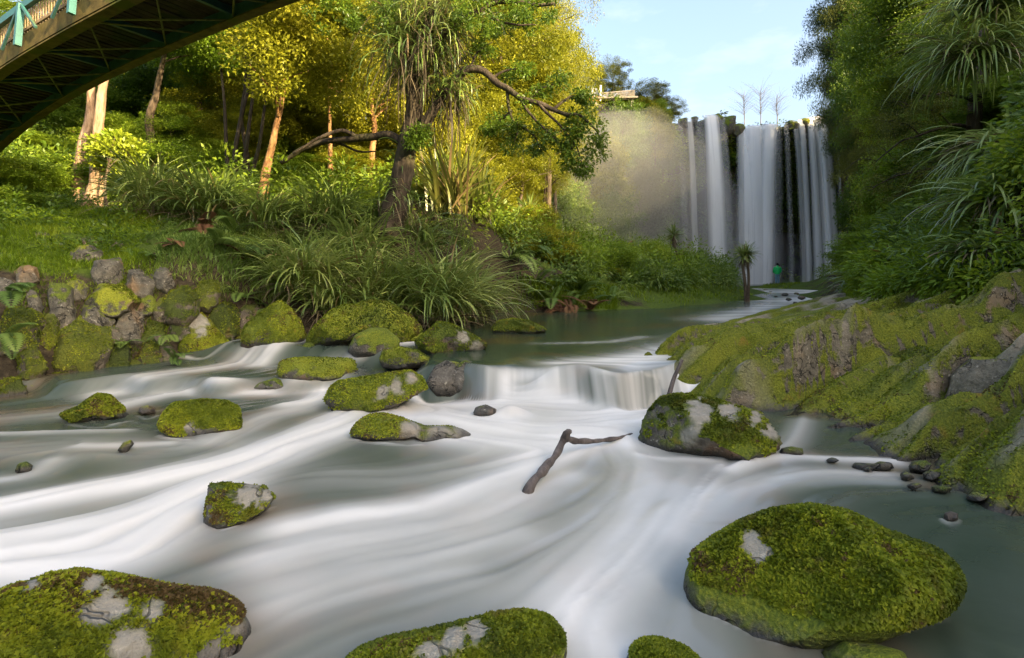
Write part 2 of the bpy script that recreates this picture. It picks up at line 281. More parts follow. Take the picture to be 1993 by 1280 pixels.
def H(x, y):
    x = np.asarray(x, float); y = np.asarray(y, float); sh = x.shape; q = np.stack([x.ravel(), y.ravel()], -1)
    out = np.empty(len(q))
    for i in range(0, len(q), 20000):
        d = np.linalg.norm(q[i:i+20000, None]-cXY[None], axis=-1); out[i:i+20000] = np.sqrt(d**2+.5)@_w[:-1]+_w[-1]
    x, y = q[:, 0], q[:, 1]
    out = np.clip(out, -.8, 19)
    far = sstep(60, 110, np.hypot(x-5, y-20)); out = out*(1-far)+far*(16+4*n2(x, y, .01, 3, 5))
    kk = sstep(6.9, 5.9, x-np.clip(y-7, 0, 9)*.3)*(x > 1.5)*sstep(16, 14.5, y)*(y > .5); out = out*(1-kk)+np.minimum(out, HO(x, y))*kk
    beh = (y > cl_y(x)+.8) & (x < 33.5) | (y > 57.5); top = np.interp(x, CLM[:, 0], CLM[:, 2])-.25+n2(x, y, .08, 3, 9)*.6+np.clip(y-62, 0, 60)*.03
    out = np.where(beh, top, out)
    return out.reshape(sh)
def Hn(x, y):                                  # with small bumps
    x = np.asarray(x, float); y = np.asarray(y, float); return H(x, y)+.10*n2(x, y, .7, 3, 2)+.04*n2(x, y, 3, 2, 3)
def hitD(px, py, lo=2.5, hi=70):
    D = np.concatenate([np.arange(lo, 20, .05), np.arange(20, hi, .25)]); q = np.stack([(px-CX)/F*D, D, HC-(py-YH)/F*D], -1); below = q[:, 2] < H(q[:, 0], q[:, 1])
    return D[np.argmax(below)] if below.any() else hi
def h1(x, y): return float(Hn(np.array([x]), np.array([y]))[0])
def axis(segs):
    return np.unique(np.concatenate([np.arange(a, b, s) for a, b, s in segs]).round(4))
gx = axis([(-400, -60, 20), (-60, -16, 2), (-16, 10, .16), (10, 40, .5), (40, 60, 2), (60, 420, 20)])
gy = axis([(-120, -10, 10), (-10, 1, 1), (1, 18, .16), (18, 64, .5), (64, 100, 4), (100, 620, 20)])
GX, GY = np.meshgrid(gx, gy); GZ = Hn(GX, GY)
def in_outcrop(x, y): return (x > 1.7) & (x < 9.2) & (y > 1.5) & (y < 17) & (y > 17-(x-1.7)*8)
# the bedrock on the right replaces the ground there
oc = sstep(0, .5, np.minimum.reduce([GX-2.0, 8.4-GX, GY-1.0, 15.5-GY]))
t = NT('forest_floor'); pos = t.n('NewGeometry', 0); nz = t.n('SeparateXYZ', 2, Vector=t.n('NewGeometry', 1))
n1 = t.noise(pos, .9, 5, .6); nf = t.noise(pos, 14, 5, .65)
soil = t.ramp(nf, [(.3, (.018, .013, .008)), (.55, (.05, .038, .022)), (.75, (.11, .085, .05))]); gr = t.ramp(nf, [(.3, (.03, .05, .006)), (.6, (.08, .12, .010)), (.8, (.13, .15, .02))])
g_ = t.mapr(t.math('ADD', n1, t.math('MULTIPLY', t.math('SUBTRACT', nz, .88), 2.2)), .42, .58)
M['ground'] = t.done(t.bsdf(Base_Color=t.mix(g_, soil, gr), Roughness=.9, Specular_IOR_Level=.2, Normal=t.n('Bump', Strength=.8, Distance=.06, Height=nf)))
g = Geo(); oc = oc*(1-sstep(1.05, 1.35, GZ)); g.add(np.stack([GX, GY, GZ-.45*oc], -1), grid_faces(len(gy), len(gx))); ground = tag(g.obj('ground', M['ground']), kind='structure')
# ------------------------------------------------------------------ bedrock outcrop on the right bank
ox = np.arange(1.6, 8.6, .025); oy = np.arange(1.2, 16, .03); OX, OY = np.meshgrid(ox, oy)
def strata(x, y):
    s = (y*.96-x*.28)+.30*n2(x, y, .5, 3, 21)            # across the layers
    l = (x*.96+y*.28)
    s2 = s*1.25+.30*n2(l*.6, s, .8, 3, 22); k = np.floor(s2); f = s2-k
    amp = .22+.17*(_h(k.astype(int), k.astype(int)*0+3, k.astype(int)*0, 5)+.6)
    step = amp*(sstep(0, .07, f)*(1-f)**.8)*1.7
    s3 = s*3.3+.5*n2(l*.7, s, 1.3, 3, 25); f3 = s3-np.floor(s3)
    mod = sstep(-.35, .35, n2(x, y, .8, 3, 26))
    global CREST; CREST = np.maximum(sstep(.08, .16, f)*sstep(.42, .2, f), .7*sstep(.10, .2, f3)*sstep(.45, .25, f3))*mod
    return (step+.12*sstep(0, .12, f3)*(1-f3)*1.6)*(.4+.6*mod)+.10*n2(x, y, 1.1, 4, 23)+.03*n2(x, y, 5, 3, 24)
def outcrop_z(x, y):
    b = HO(x, y); up = sstep(-.25, .25, b-np.where(y > 7.4, ZU, 0)+.05)
    return b+(strata(x, y)-.19)*(.2+.8*up)*(.30+.70*sstep(8.2, 6.0, y))-1.0*sstep(1.2, 1.5, b)
OZ = outcrop_z(OX, OY)
edge = sstep(0, .7, np.minimum.reduce([8.5-OX, 15.7-OY]))
dxz = n2(OX, OY, 2.2, 3, 31)*.10
g = Geo(); bare = sstep(.28, .42, n2(OX*1.0, OY*.9, .75, 3, 44)+.30*sstep(4.5, 3.2, OY)*sstep(2.6, 3.4, OX)+.22*(OX > 3.9)*(OY < 6)-.02*0); bare = np.maximum(bare, CREST*sstep(-.12, .12, n2(OX, OY, 1.9, 3, 47)))
g.add(np.stack([OX+dxz, OY-.06*n2(OX, OY, 2.5, 3, 32), OZ-.6*(1-edge)], -1), grid_faces(len(oy), len(ox)), bare=bare.ravel()*.95)
outcrop = tag(g.obj('rock_outcrop', M['outcrop']), 'broad sloping shelf of layered mossy bedrock along the right bank', 'rock', moss=.26, wet_level=.0)
# ------------------------------------------------------------------ water
def lip(x):  return 6.78-.50*np.exp(-((x-.95)/.9)**2)+.12*np.sin(x*4.1)+.07*np.sin(x*9.3+1)
def base(x): return lip(x)-.42-.20*np.sin(x*2.7+.5)-.10*np.sin(x*6+2)
def wz(x, y):
    main = ZU*sstep(0, 1, (y-base(x))/(lip(x)-base(x)+.12))
    wob = .12*np.sin(x*3.3)+.1*np.sin(x*7.1+1)
    left = .16*sstep(6.55, 6.95, y+wob)+.20*sstep(7.7, 8.5, y+.5*wob+.25*(x+3))
    k = sstep(-1.28, -.98, x); main = main-.10*(.5+.5*np.sin(x*5.2+.4))*np.exp(-((y-lip(x)+.1)/.28)**2); z = main*k+left*(1-k)
    z = z+.05*np.sin(x*2.1+.6)*np.clip((y-5.2)/.8, 0, 1)*np.clip((6.9-y)/.5, 0, 1)*k; return z+(ZF-ZU)*sstep(25, 34, y)
# hand drawn foam strokes (photo pixels on the near pool): points, radius m, strength
def strokes():
    S = [([(850, 778), (1000, 788), (1150, 792), (1290, 782)], .30, 1.0), ([(800, 800), (950, 822), (1090, 832), (1230, 815)], .38, 1.0), ([(900, 850), (1050, 868), (1200, 850)], .30, .85),
         ([(790, 770), (700, 800), (640, 826), (560, 856), (450, 900), (300, 935), (150, 962), (0, 990)], .20, 1.0), ([(830, 800), (700, 830), (600, 862), (480, 915), (350, 975), (200, 1020), (0, 1060)], .20, .95),
         ([(640, 760), (600, 790), (520, 812), (420, 858)], .16, .6), ([(420, 960), (300, 1020), (180, 1075), (0, 1110)], .22, .9), ([(330, 1010), (250, 1085), (120, 1100)], .18, .85), ([(100, 900), (60, 925), (0, 935)], .1, .4),
         ([(600, 690), (520, 708), (450, 733), (330, 752), (200, 770)], .16, .65), ([(650, 748), (560, 765), (460, 768), (330, 768), (200, 800)], .14, .62), ([(830, 712), (760, 720), (700, 728)], .14, .7), ([(700, 690), (640, 700), (560, 712), (500, 735)], .14, .75),
         ([(640, 735), (620, 775), (560, 790)], .12, .8), ([(0, 845), (120, 842), (250, 838)], .06, .35), ([(150, 870), (260, 868), (330, 865)], .05, .45), ([(560, 655), (590, 690), (540, 700)], .16, .9),
         ([(1180, 850), (1080, 890), (960, 940), (830, 985), (680, 1010), (570, 1030)], .16, .8), ([(1100, 930), (950, 1000), (800, 1035), (640, 1060), (520, 1090)], .17, .6), ([(1000, 1040), (850, 1080), (680, 1110), (560, 1150)], .15, .42), ([(900, 1120), (720, 1150), (560, 1190)], .10, .30),
         ([(1235, 850), (1245, 930), (1190, 1030), (1090, 1150)], .22, .42), ([(1400, 905), (1330, 980), (1270, 1060), (1190, 1160), (1140, 1250)], .24, .34), ([(1740, 900), (1640, 895), (1520, 892), (1420, 915)], .07, .8), ([(1720, 925), (1560, 925), (1400, 960), (1320, 1040)], .12, .5), ([(1560, 820), (1540, 860), (1500, 890)], .10, .4), ([(1130, 1200), (1160, 1260), (1230, 1275)], .10, .55),
         ([(1250, 890), (1290, 895), (1380, 897)], .05, .6)]
    S += [([(1100, 1000), (900, 1080), (650, 1150), (500, 1230)], .50, .17), ([(1250, 1100), (1100, 1200), (900, 1260)], .40, .12), ([(1380, 930), (1310, 1080), (1250, 1240)], .42, .14), ([(300, 880), (150, 870), (-50, 880)], .30, .22), ([(300, 770), (150, 800), (0, 815)], .25, .18), ([(1000, 900), (800, 930), (650, 930)], .25, .22)]
    U = [([(1520, 606), (1420, 640), (1330, 672), (1230, 700), (1130, 708)], .30, .75), ([(1600, 577), (1480, 600), (1400, 622)], .5, .5), ([(1310, 690), (1200, 700), (1100, 706)], .20, .6), ([(1560, 572), (1600, 568), (1540, 566), (1500, 563)], 1.6, .9), ([(1640, 566), (1600, 575), (1560, 585)], 1.2, .75), ([(1250, 655), (1180, 665), (1050, 668)], .12, .25), ([(1560, 557), (1610, 558), (1640, 557)], 3, .35)]
    return [(np.array([W(a, b, 0)[:2] for a, b in p]), r, s) for p, r, s in S], [(np.array([W(a, b, ZU)[:2] for a, b in p]), r, s) for p, r, s in U]
SL, SU = strokes()
def seg_dist(x, y, pl):
    best = np.full(x.shape, 1e9); tx = np.zeros(x.shape); ty = np.zeros(x.shape)
    for a, b in zip(pl[:-1], pl[1:]):
        d = b-a; L2 = d@d; t = np.clip(((x-a[0])*d[0]+(y-a[1])*d[1])/L2, 0, 1); q = np.hypot(x-a[0]-t*d[0], y-a[1]-t*d[1])
        m = q < best; best = np.where(m, q, best); u = d/math.sqrt(L2); tx = np.where(m, u[0], tx); ty = np.where(m, u[1], ty)
    return best, tx, ty
def flow_fields(x, y, S):
    fo = np.zeros(x.shape); vx = np.zeros(x.shape); vy = np.zeros(x.shape)-1e-4
    for pl, r, s in S:
        d, tx, ty = seg_dist(x, y, spline(pl, 14)); fo = 1-(1-fo)*(1-s*(.8*np.exp(-(d/r)**2*.8)+.2*np.exp(-(d/r/1.9)**2))); w = 1/(d+.15)**3; vx += w*tx; vy += w*ty
    n = np.hypot(vx, vy)+1e-9; return fo, vx/n, vy/n
def bil(a, i, j):
    ny, nx = a.shape; i = np.clip(i, 0, ny-1.001); j = np.clip(j, 0, nx-1.001); i0 = i.astype(int); j0 = j.astype(int); fi = i-i0; fj = j-j0
    return a[i0, j0]*(1-fi)*(1-fj)+a[i0+1, j0]*fi*(1-fj)+a[i0, j0+1]*(1-fi)*fj+a[i0+1, j0+1]*fi*fj
def lic(noise, vx, vy, steps, h):
    ny, nx = noise.shape; I, J = np.mgrid[0:ny, 0:nx].astype(float); acc = noise.copy(); cnt = 1
    for sg in (1, -1):
        i, j = I.copy(), J.copy()
        for k in range(steps):
            a, b = bil(vx, i, j), bil(vy, i, j); j += sg*h*a; i += sg*h*b; acc += bil(noise, i, j); cnt += 1
    acc /= cnt; return (acc-acc.mean())/acc.std()
def blurred(n, r):
    k = np.exp(-np.linspace(-2, 2, 2*r+1)**2); k /= k.sum()
    n = np.apply_along_axis(lambda v: np.convolve(v, k, 'same'), 0, n); return np.apply_along_axis(lambda v: np.convolve(v, k, 'same'), 1, n)
# streak fields on a regular grid
lx = np.arange(-8, 4.4, .025); ly = np.arange(.6, 9.4, .025); LX, LY = np.meshgrid(lx, ly)
FO, VX, VY = flow_fields(LX, LY, SL)
rn = np.random.default_rng(3)
ST = .5*lic(blurred(rn.normal(size=LX.shape), 2), VX, VY, 34, 1.6)+.7*lic(blurred(rn.normal(size=LX.shape), 5), VX, VY, 26, 2.4)+.6*lic(blurred(rn.normal(size=LX.shape), 9), VX, VY, 14, 3)
ST /= ST.std()
wx = axis([(-9, 4.5, .03)]); wy = axis([(.4, 9.2, .03)]); wy = np.unique(np.concatenate([wy, np.arange(6.1, 7.1, .012)]).round(4))
WX, WY = np.meshgrid(wx, wy); ii = (WY-ly[0])/.025; jj = (WX-lx[0])/.025
st_ = bil(ST, ii, jj); fo_ = bil(FO, ii, jj)
Z0 = wz(WX, WY); slope = np.abs(np.gradient(Z0, axis=0)/np.gradient(WY, axis=0))
up = sstep(.8, 1.0, (WY-base(WX))/(lip(WX)-base(WX)+.12))*sstep(-1.25, -1.0, WX)
foU, _, _ = flow_fields(WX, WY, SU)
fo_ = .03+.97*fo_
for pl, r, s in [([(1345, 1168), (1380, 1192), (1450, 1226), (1550, 1250), (1700, 1234), (1830, 1196)], .025, .42), ([(310, 850), (330, 856), (400, 860), (466, 848)], .03, .5), ([(116, 812), (145, 826), (200, 830), (256, 817)], .03, .45), ([(395, 1020), (412, 1036), (455, 1030), (525, 992)], .02, .45), ([(632, 795), (650, 806), (705, 818), (785, 788)], .04, .6), ([(685, 858), (760, 866), (880, 868), (938, 860)], .03, .55), ([(268, 806), (285, 814), (305, 808)], .02, .5), ([(484, 1215), (488, 1250)], .03, .5), ([(1102, 1235), (1108, 1275)], .03, .5), ([(345, 718), (400, 722), (470, 704)], .05, .4), ([(1100, 868), (1082, 895), (1050, 935), (1022, 985), (1000, 1030)], .03, .75), ([(1110, 872), (1170, 866), (1225, 856)], .02, .6), ([(488, 764), (530, 771), (580, 762)], .03, .5), ([(1836, 1012), (1850, 1019), (1868, 1012)], .015, .6), ([(1655, 916), (1700, 922), (1742, 916)], .02, .5)]:
    d_, _, _ = seg_dist(WX, WY, spline(np.array([W(a, b, 0)[:2] for a, b in pl]), 20)); fo_ = np.maximum(fo_, s*np.exp(-(d_/r)**2)*(.75+.25*np.clip(st_, -1, 1)))
near_fo = np.clip(fo_*(1+.09*st_)+.02*st_*(.3+fo_), 0, 1)
foam = near_fo*(1-up)+np.clip(foU*(1+.2*st_), 0, 1)*up
casc = sstep(.25, .8, slope)
streak = n2(WX*9, WY*.6, 1, 3, 61)+.7*n2(WX*26, WY*.8, 1, 2, 62)
cf = np.clip(.58+.30*streak+.30*np.sin(WX*2.9+1.2)+.2*np.sin(WX*6.1), .05, 1); cf = cf*(.2+.8*sstep(-.55, -.1, WX))
foam = foam*(1-casc)+cf*casc; foam = np.clip(foam, 0, 1)
Z = Z0+.006*st_*(1-up)*(1-casc)+.05*near_fo*(1-up)*(1-casc)*(.5+.5*n2(WX, WY, 1.6, 2, 64))+casc*.03*n2(WX*5, WY, 1, 2, 63)
hump = .07*np.exp(-(((WX-.42)/.3)**2+((WY-6.35)/.16)**2))+.10*np.exp(-(((WX+.02)/.16)**2+((WY-5.6)/.10)**2)); Z = Z+hump*(1-up)
YS = WY-.05*casc*n2(WX*3, WY*0, 1, 3, 65)
def water_mat(name):
    t = NT(name); f = t.attr('foam'); pos = t.n('NewGeometry', 0); nb = t.noise(t.n('Mapping', Vector=pos, Scale=(1, 1, 1)), 1.1, 3)
    base_ = t.mix(t.mapr(nb, .48, .66), (.027, .047, .029), (.075, .055, .024))
    gl = t.bsdf(Base_Color=base_, Roughness=.17, IOR=1.33, Specular_IOR_Level=.5, Normal=t.n('Bump', Strength=.22, Distance=.03, Height=t.noise(pos, 5, 3)))
    fm = t.bsdf(Base_Color=(.85, .81, .75), Roughness=.38, Specular_IOR_Level=.5)
    return t.done(t.n('MixShader', i0=t.math('MULTIPLY', f, .88), i1=gl, i2=fm))
M['water'] = water_mat('river_water_surface')
V = np.stack([WX, YS, Z], -1).reshape(-1, 3); Fq = grid_faces(len(wy), len(wx)); cq = casc.ravel()[Fq].mean(1) > .35
cq &= (V[Fq[:, 0], 0] > -1.2) & (V[Fq[:, 0], 0] < 2.1)
def sub_obj(name, sel):
    fs = Fq[sel]; u, inv = np.unique(fs, return_inverse=True); g = Geo(); g.add(V[u], inv.reshape(fs.shape), foam=foam.ravel()[u]); return g.obj(name, M['water'])
tag(sub_obj('river_water', ~cq), kind='structure')
tag(sub_obj('cascade', cq), 'low step of white water spilling over a rock ledge between the two pools', 'cascade')
# the pool above, to the foot of the falls
ux = np.concatenate([np.arange(-9, 8, .1), np.arange(8, 40, .3)]); uy = np.concatenate([np.arange(9.17, 16, .06), np.arange(16, 30, .15), np.arange(30, 58, .4)])
UX, UY = np.meshgrid(ux, uy); fU, _, _ = flow_fields(UX, UY, SU)
sk = n2(UX*.25+UY*.12, UY*2.2-UX*.5, 1, 4, 71); fU = np.clip(fU*(1+.9*sk), 0, 1); fU = np.maximum(fU, .9*np.exp(-((UY-55.2)/1.3)**2)*(UX > 15)*(UX < 35)*(1+.3*sk))
g = Geo(); g.add(np.stack([UX, UY, wz(UX, UY)+.004*sk-.003], -1), grid_faces(len(uy), len(ux)), foam=fU.ravel()); tag(g.obj('river_water', M['water']), kind='structure')
# ------------------------------------------------------------------ cliff
seg = np.concatenate([[0], np.cumsum(np.linalg.norm(np.diff(CLP[:, :2], axis=0), axis=1))]); total = seg[-1]
us = np.arange(0, total, .22); cx, cy, ct = (np.interp(us, seg, CLP[:, k]) for k in range(3))
tx_, ty_ = np.gradient(cx), np.gradient(cy); nn = np.hypot(tx_, ty_); nx_, ny_ = ty_/nn, -tx_/nn     # outward, towards the pool
def cliff_disp(u, z, top):
    v = z/np.maximum(top, 1); d = 1.6*fbm(np.stack([u*.13, z*.16, u*0], -1), 3, 81)+1.0*fbm(np.stack([u*.45, z*.35, u*0+3], -1), 4, 82)+.22*fbm(np.stack([u*1.8, z*.9, u*0+5], -1), 3, 83)
    col = .25*np.abs(vn(np.stack([u*1.1, z*.12, u*0+9], -1), 84))
    return d+col+.5*sstep(.90, .985, v)*(1-sstep(.985, 1, v))-1.0*(v < .8)*sstep(.8, .2, v)*.6
vs = np.linspace(0, 1, 90); UU, VV = np.meshgrid(us, vs); TT = np.interp(UU, us, ct)+.35*n2(UU, UU*0, .6, 3, 85); ZZ = -.6+(TT+.6)*VV
DD = cliff_disp(UU, ZZ, TT)-.2
back = sstep(.985, 1, VV)*1.4
XX = np.interp(UU, us, cx)+np.interp(UU, us, nx_)*(DD-back); YY = np.interp(UU, us, cy)+np.interp(UU, us, ny_)*(DD-back)
t = NT('cliff_rock'); pos = t.n('NewGeometry', 0); nzc = t.n('SeparateXYZ', 2, Vector=t.n('NewGeometry', 1)); mp = t.n('Mapping', Vector=pos, Scale=(1, 1, .35))
a1 = t.noise(mp, .9, 6, .65); a2 = t.noise(pos, 3.2, 5, .65); a3 = t.noise(pos, .35, 3)
rc = t.ramp(a1, [(.3, (.03, .027, .026)), (.5, (.10, .088, .085)), (.7, (.22, .20, .195))]); mc = t.ramp(a2, [(.3, (.015, .026, .005)), (.55, (.05, .075, .010)), (.75, (.10, .12, .018))])
wetx = t.mapr(t.n('SeparateXYZ', 0, Vector=pos), 15.5, 18.5); rc = t.mix(t.math('MULTIPLY', wetx, .65), rc, (.018, .02, .02))
mk = t.mapr(t.math('ADD', t.math('ADD', t.math('MULTIPLY', a3, .8), t.math('MULTIPLY', a2, .5)), t.math('MULTIPLY', nzc, .35)), .60, .78)
M['cliff'] = t.done(t.bsdf(Base_Color=t.mix(mk, rc, mc), Roughness=.85, Specular_IOR_Level=.25, Normal=t.n('Bump', Strength=1, Distance=.25, Height=t.math('ADD', a1, a2))))
g = Geo(); g.add(np.stack([XX, YY, ZZ], -1), grid_faces(len(vs), len(us))); tag(g.obj('cliff', M['cliff']), 'tall dark rock cliff hung with ferns behind the falls', 'cliff', kind='structure')
CLG = (XX, YY, ZZ)
# ------------------------------------------------------------------ waterfalls
t = NT('falling_water'); e = t.attr('edge'); u = t.attr('across'); dn = t.attr('down')
cv = t.n('CombineXYZ', X=t.math('MULTIPLY', u, 1.0), Y=t.math('MULTIPLY', dn, .05), Z=0.0); s1 = t.noise(cv, 2.6, 5, .6); s2 = t.noise(t.n('CombineXYZ', X=t.math('MULTIPLY', u, 3.0), Y=t.math('MULTIPLY', dn, .02), Z=2.0), 3.0, 4, .6)
al = t.math('ADD', t.math('MULTIPLY', s1, 1.1), t.math('MULTIPLY', s2, 1.0)); al = t.mapr(al, .60, 1.0, .6, 1.0); al = t.math('MULTIPLY', al, e, clamp=True)
wf = t.n('MixShader', i0=.08, i1=t.bsdf(Base_Color=(.93, .93, .94), Roughness=.7, Specular_IOR_Level=.2), i2=t.n('BsdfTranslucent', Color=(.93, .93, .94)))
M['falls'] = t.done(t.n('MixShader', i0=al, i1=t.n('BsdfTransparent'), i2=wf))
def stream(parent, x0t, x1t, yt, x0b, x1b, op=1.0, Y0=55.6, fwd=1.5, yb=552, soft=.3, k=0):
    """one strand: photo columns at the lip and at the pool"""
    n = 40; m = 18; s = np.linspace(0, 1, n); w = np.linspace(0, 1, m)
    top = P(0, yt, Y0)[2]; q = np.concatenate([np.linspace(0, .06, 8, endpoint=False), np.linspace(.06, 1, n-8)])
    Y = Y0+.9-(fwd+.9)*np.minimum(1, np.sqrt(q*1.15)); z = top+.12-(top+.12-ZF+.05)*np.where(q < .06, q**2/.06*.6, q-.024*(1-q))
    a = (x0t-CX)/F*Y0; b = (x1t-CX)/F*Y0; c = (x0b-CX)/F*(Y0-fwd); d = (x1b-CX)/F*(Y0-fwd); e_ = np.sqrt(q)
    X = (a+(c-a)*e_)[:, None]*(1-w)+(b+(d-b)*e_)[:, None]*w
    bul = np.sin(np.pi*w)[None]*.28*np.minimum(1, (b-a))*(.4+q[:, None]); Yy = Y[:, None]-bul+.12*vn(np.stack([X*1.4, X*0+k, X*0+1.5], -1), 91)
    ed = np.minimum(1, np.minimum(w, 1-w)/soft)[None]**1.2*(np.clip(q*30, 0, 1)*.5+.5)[:, None]*op
    ac = np.broadcast_to(w[None]*max(b-a, d-c)*1.0+k*7.3, X.shape); g = Geo(); g.add(np.stack([X, Yy, np.broadcast_to(z[:, None], X.shape)], -1), grid_faces(n, m), edge=ed.ravel(), across=ac.ravel(), down=np.broadcast_to((q*16)[:, None], X.shape).ravel())
    return g.obj('stream', M['falls'], parent)
def falls(label, px, lst):
    p = P(px, 553, 55.5); r = thing('waterfall', label, 'waterfall')
    for k, a in enumerate(lst): stream(r, *a, k=k+px)
    return r
falls('thin broken waterfall left of the green rock ribs, falling in separate strands', 1370,
      [(1318, 1332, 232, 1326, 1345, .14), (1336, 1352, 228, 1342, 1364, .42), (1352, 1372, 226, 1360, 1384, .16), (1370, 1402, 222, 1374, 1420, 1.0), (1380, 1396, 222, 1386, 1408, .8), (1398, 1416, 226, 1408, 1432, .2)])
falls('wide central waterfall with a thick white sheet pouring off the lip', 1480,
      [(1443, 1490, 248, 1434, 1482, 1.0), (1452, 1500, 243, 1446, 1496, .9), (1488, 1526, 240, 1470, 1508, 1.0), (1440, 1462, 252, 1430, 1452, .35), (1500, 1532, 240, 1496, 1526, .2)])
falls('right hand waterfall with one heavy strand beside several thin veils', 1600,
      [(1528, 1542, 236, 1532, 1548, .22), (1546, 1560, 234, 1556, 1572, .40), (1556, 1572, 231, 1564, 1582, .75), (1574, 1590, 228, 1580, 1604, .85), (1582, 1616, 225, 1594, 1638, 1.0), (1592, 1612, 225, 1604, 1628, .9), (1628, 1640, 240, 1632, 1648, .38)])
# ------------------------------------------------------------------ boulders
def poly_radius(pts, th):
    """distance from the origin to the outline along each angle"""
    a = pts; b = np.roll(pts, -1, 0); out = np.zeros(len(th)); d = np.stack([np.cos(th), np.sin(th)], -1)
    for p, q in zip(a, b):
        e = q-p; den = d[:, 0]*e[1]-d[:, 1]*e[0]; den = np.where(np.abs(den) < 1e-12, 1e-12, den)
        tt = (p[0]*e[1]-p[1]*e[0])/den; u = (p[0]*d[:, 1]-p[1]*d[:, 0])/den
        ok = (tt > 0) & (u >= -1e-6) & (u <= 1+1e-6); out = np.where(ok, np.maximum(out, tt), out)
    return out
def boulder(outline, wy, label, z=0.0, thick=.8, sub=5, seed=0, rough=.05, facets=5, moss=.35, mat='rock', sink=1.35, tufts=0, tuft=.02, bare=(), cat='boulder', D=None, name='boulder', group=None, tuft_thr=.15, tuft_z=.04, free=False, nzt=.6):
    o = np.array(outline, float); cpx = (o[:, 0].min()+o[:, 0].max())/2; cpy = o[:, 1].min()*.42+o[:, 1].max()*.58
    hw = (o[:, 0].max()-o[:, 0].min())/2
    if D is None:
        D = WD(wy, z); T = thick*hw/F*D; D = D+.6*T
    T = thick*hw/F*D
    c = P(cpx, cpy, D); cam_ = np.array([0, 0, HC]); v = nrm(c-cam_); right = nrm(np.cross(v, [0, 0, 1.])); upv = np.cross(right, v)
    loc = []
    for a, b in o:
        r = P(a, b, 1.0)-cam_; s = ((c-cam_)@v)/(r@v); q = cam_+r*s-c; loc.append((q@right, q@upv))
    th = np.linspace(-np.pi, np.pi, 361); R = poly_radius(np.array(loc), th); R = np.where(R <= 0, np.median(R), R)
    R = np.convolve(np.concatenate([R[-4:-1], R, R[1:4]]), np.ones(7)/7, 'valid')
    d, Fc = ico(sub); rho = np.hypot(d[:, 0], d[:, 2]); ang = np.arctan2(d[:, 2], d[:, 0]); r = np.interp(ang, th, R)
    rg = np.random.default_rng(seed+100); s = np.ones(len(d))
    for k in range(facets):
        n = rg.normal(size=3); n[1] = -abs(n[1])*1.2; n = n/np.linalg.norm(n)
        if free: n[2] = abs(n[2])*.9+.1; n = n/np.linalg.norm(n)
        elif abs(n[1]) < .35: continue
        dn = d@n; off = rg.uniform(.58, .86); s = np.where(dn > 0, np.minimum(s, off/np.maximum(dn, 1e-3)*(1)), s)
    s = np.where(s < 1, s, 1.0); fl = np.ones(len(d)) if free else (np.abs(d[:, 1]))**.5; s = 1+(s-1)*fl
    A = r*np.cos(ang)*rho**.72; B = r*np.sin(ang)*rho**.72; B = np.where(B < 0, B*sink, B); Yd = np.sign(d[:, 1])*np.abs(d[:, 1])**.82*T
    Yd = Yd+np.clip(B, 0, None)*.35
    pos = A[:, None]*right+B[:, None]*upv+Yd[:, None]*v; pos = pos*s[:, None]
    sz = hw/F*D; q = (c+pos)/sz
    disp = rough*fbm(q*1.4, 4, seed)+rough*.55*(np.abs(fbm(q*3.1+7, 3, seed+3)))+rough*.3*fbm(q*9, 3, seed+5)
    pos = pos*(1+disp[:, None]*(.35+.65*np.minimum(1, fl*1.5))[:, None])
    Vw = c+pos; org = np.array([c[0], c[1], z]); ba = np.zeros(len(Vw))
    for (bx, by, br) in bare:
        ray = nrm(P(bx, by, 1.)-cam_); tt = (Vw-cam_)@ray; dd = np.linalg.norm(Vw-cam_-tt[:, None]*ray, axis=1); near = (Vw-c)@v < .3*T
        w_ = br/F*D; ba = np.maximum(ba, near*sstep(1.35, .45, dd/w_+.75*fbm(Vw*16/max(sz, .2)*.5, 4, seed+9)))
    g = Geo(); g.add(Vw-org, Fc, bare=ba)
    ob = g.obj(name, M[mat]); ob.location = Vector(org); tag(ob, label, cat, group, moss=moss, wet_level=z)
    if tufts > 1000:
        scatter_tufts(ob, Vw, Fc, ba, org, tufts, tuft, z+tuft_z-.04, seed, tuft_thr, moss)
    return ob
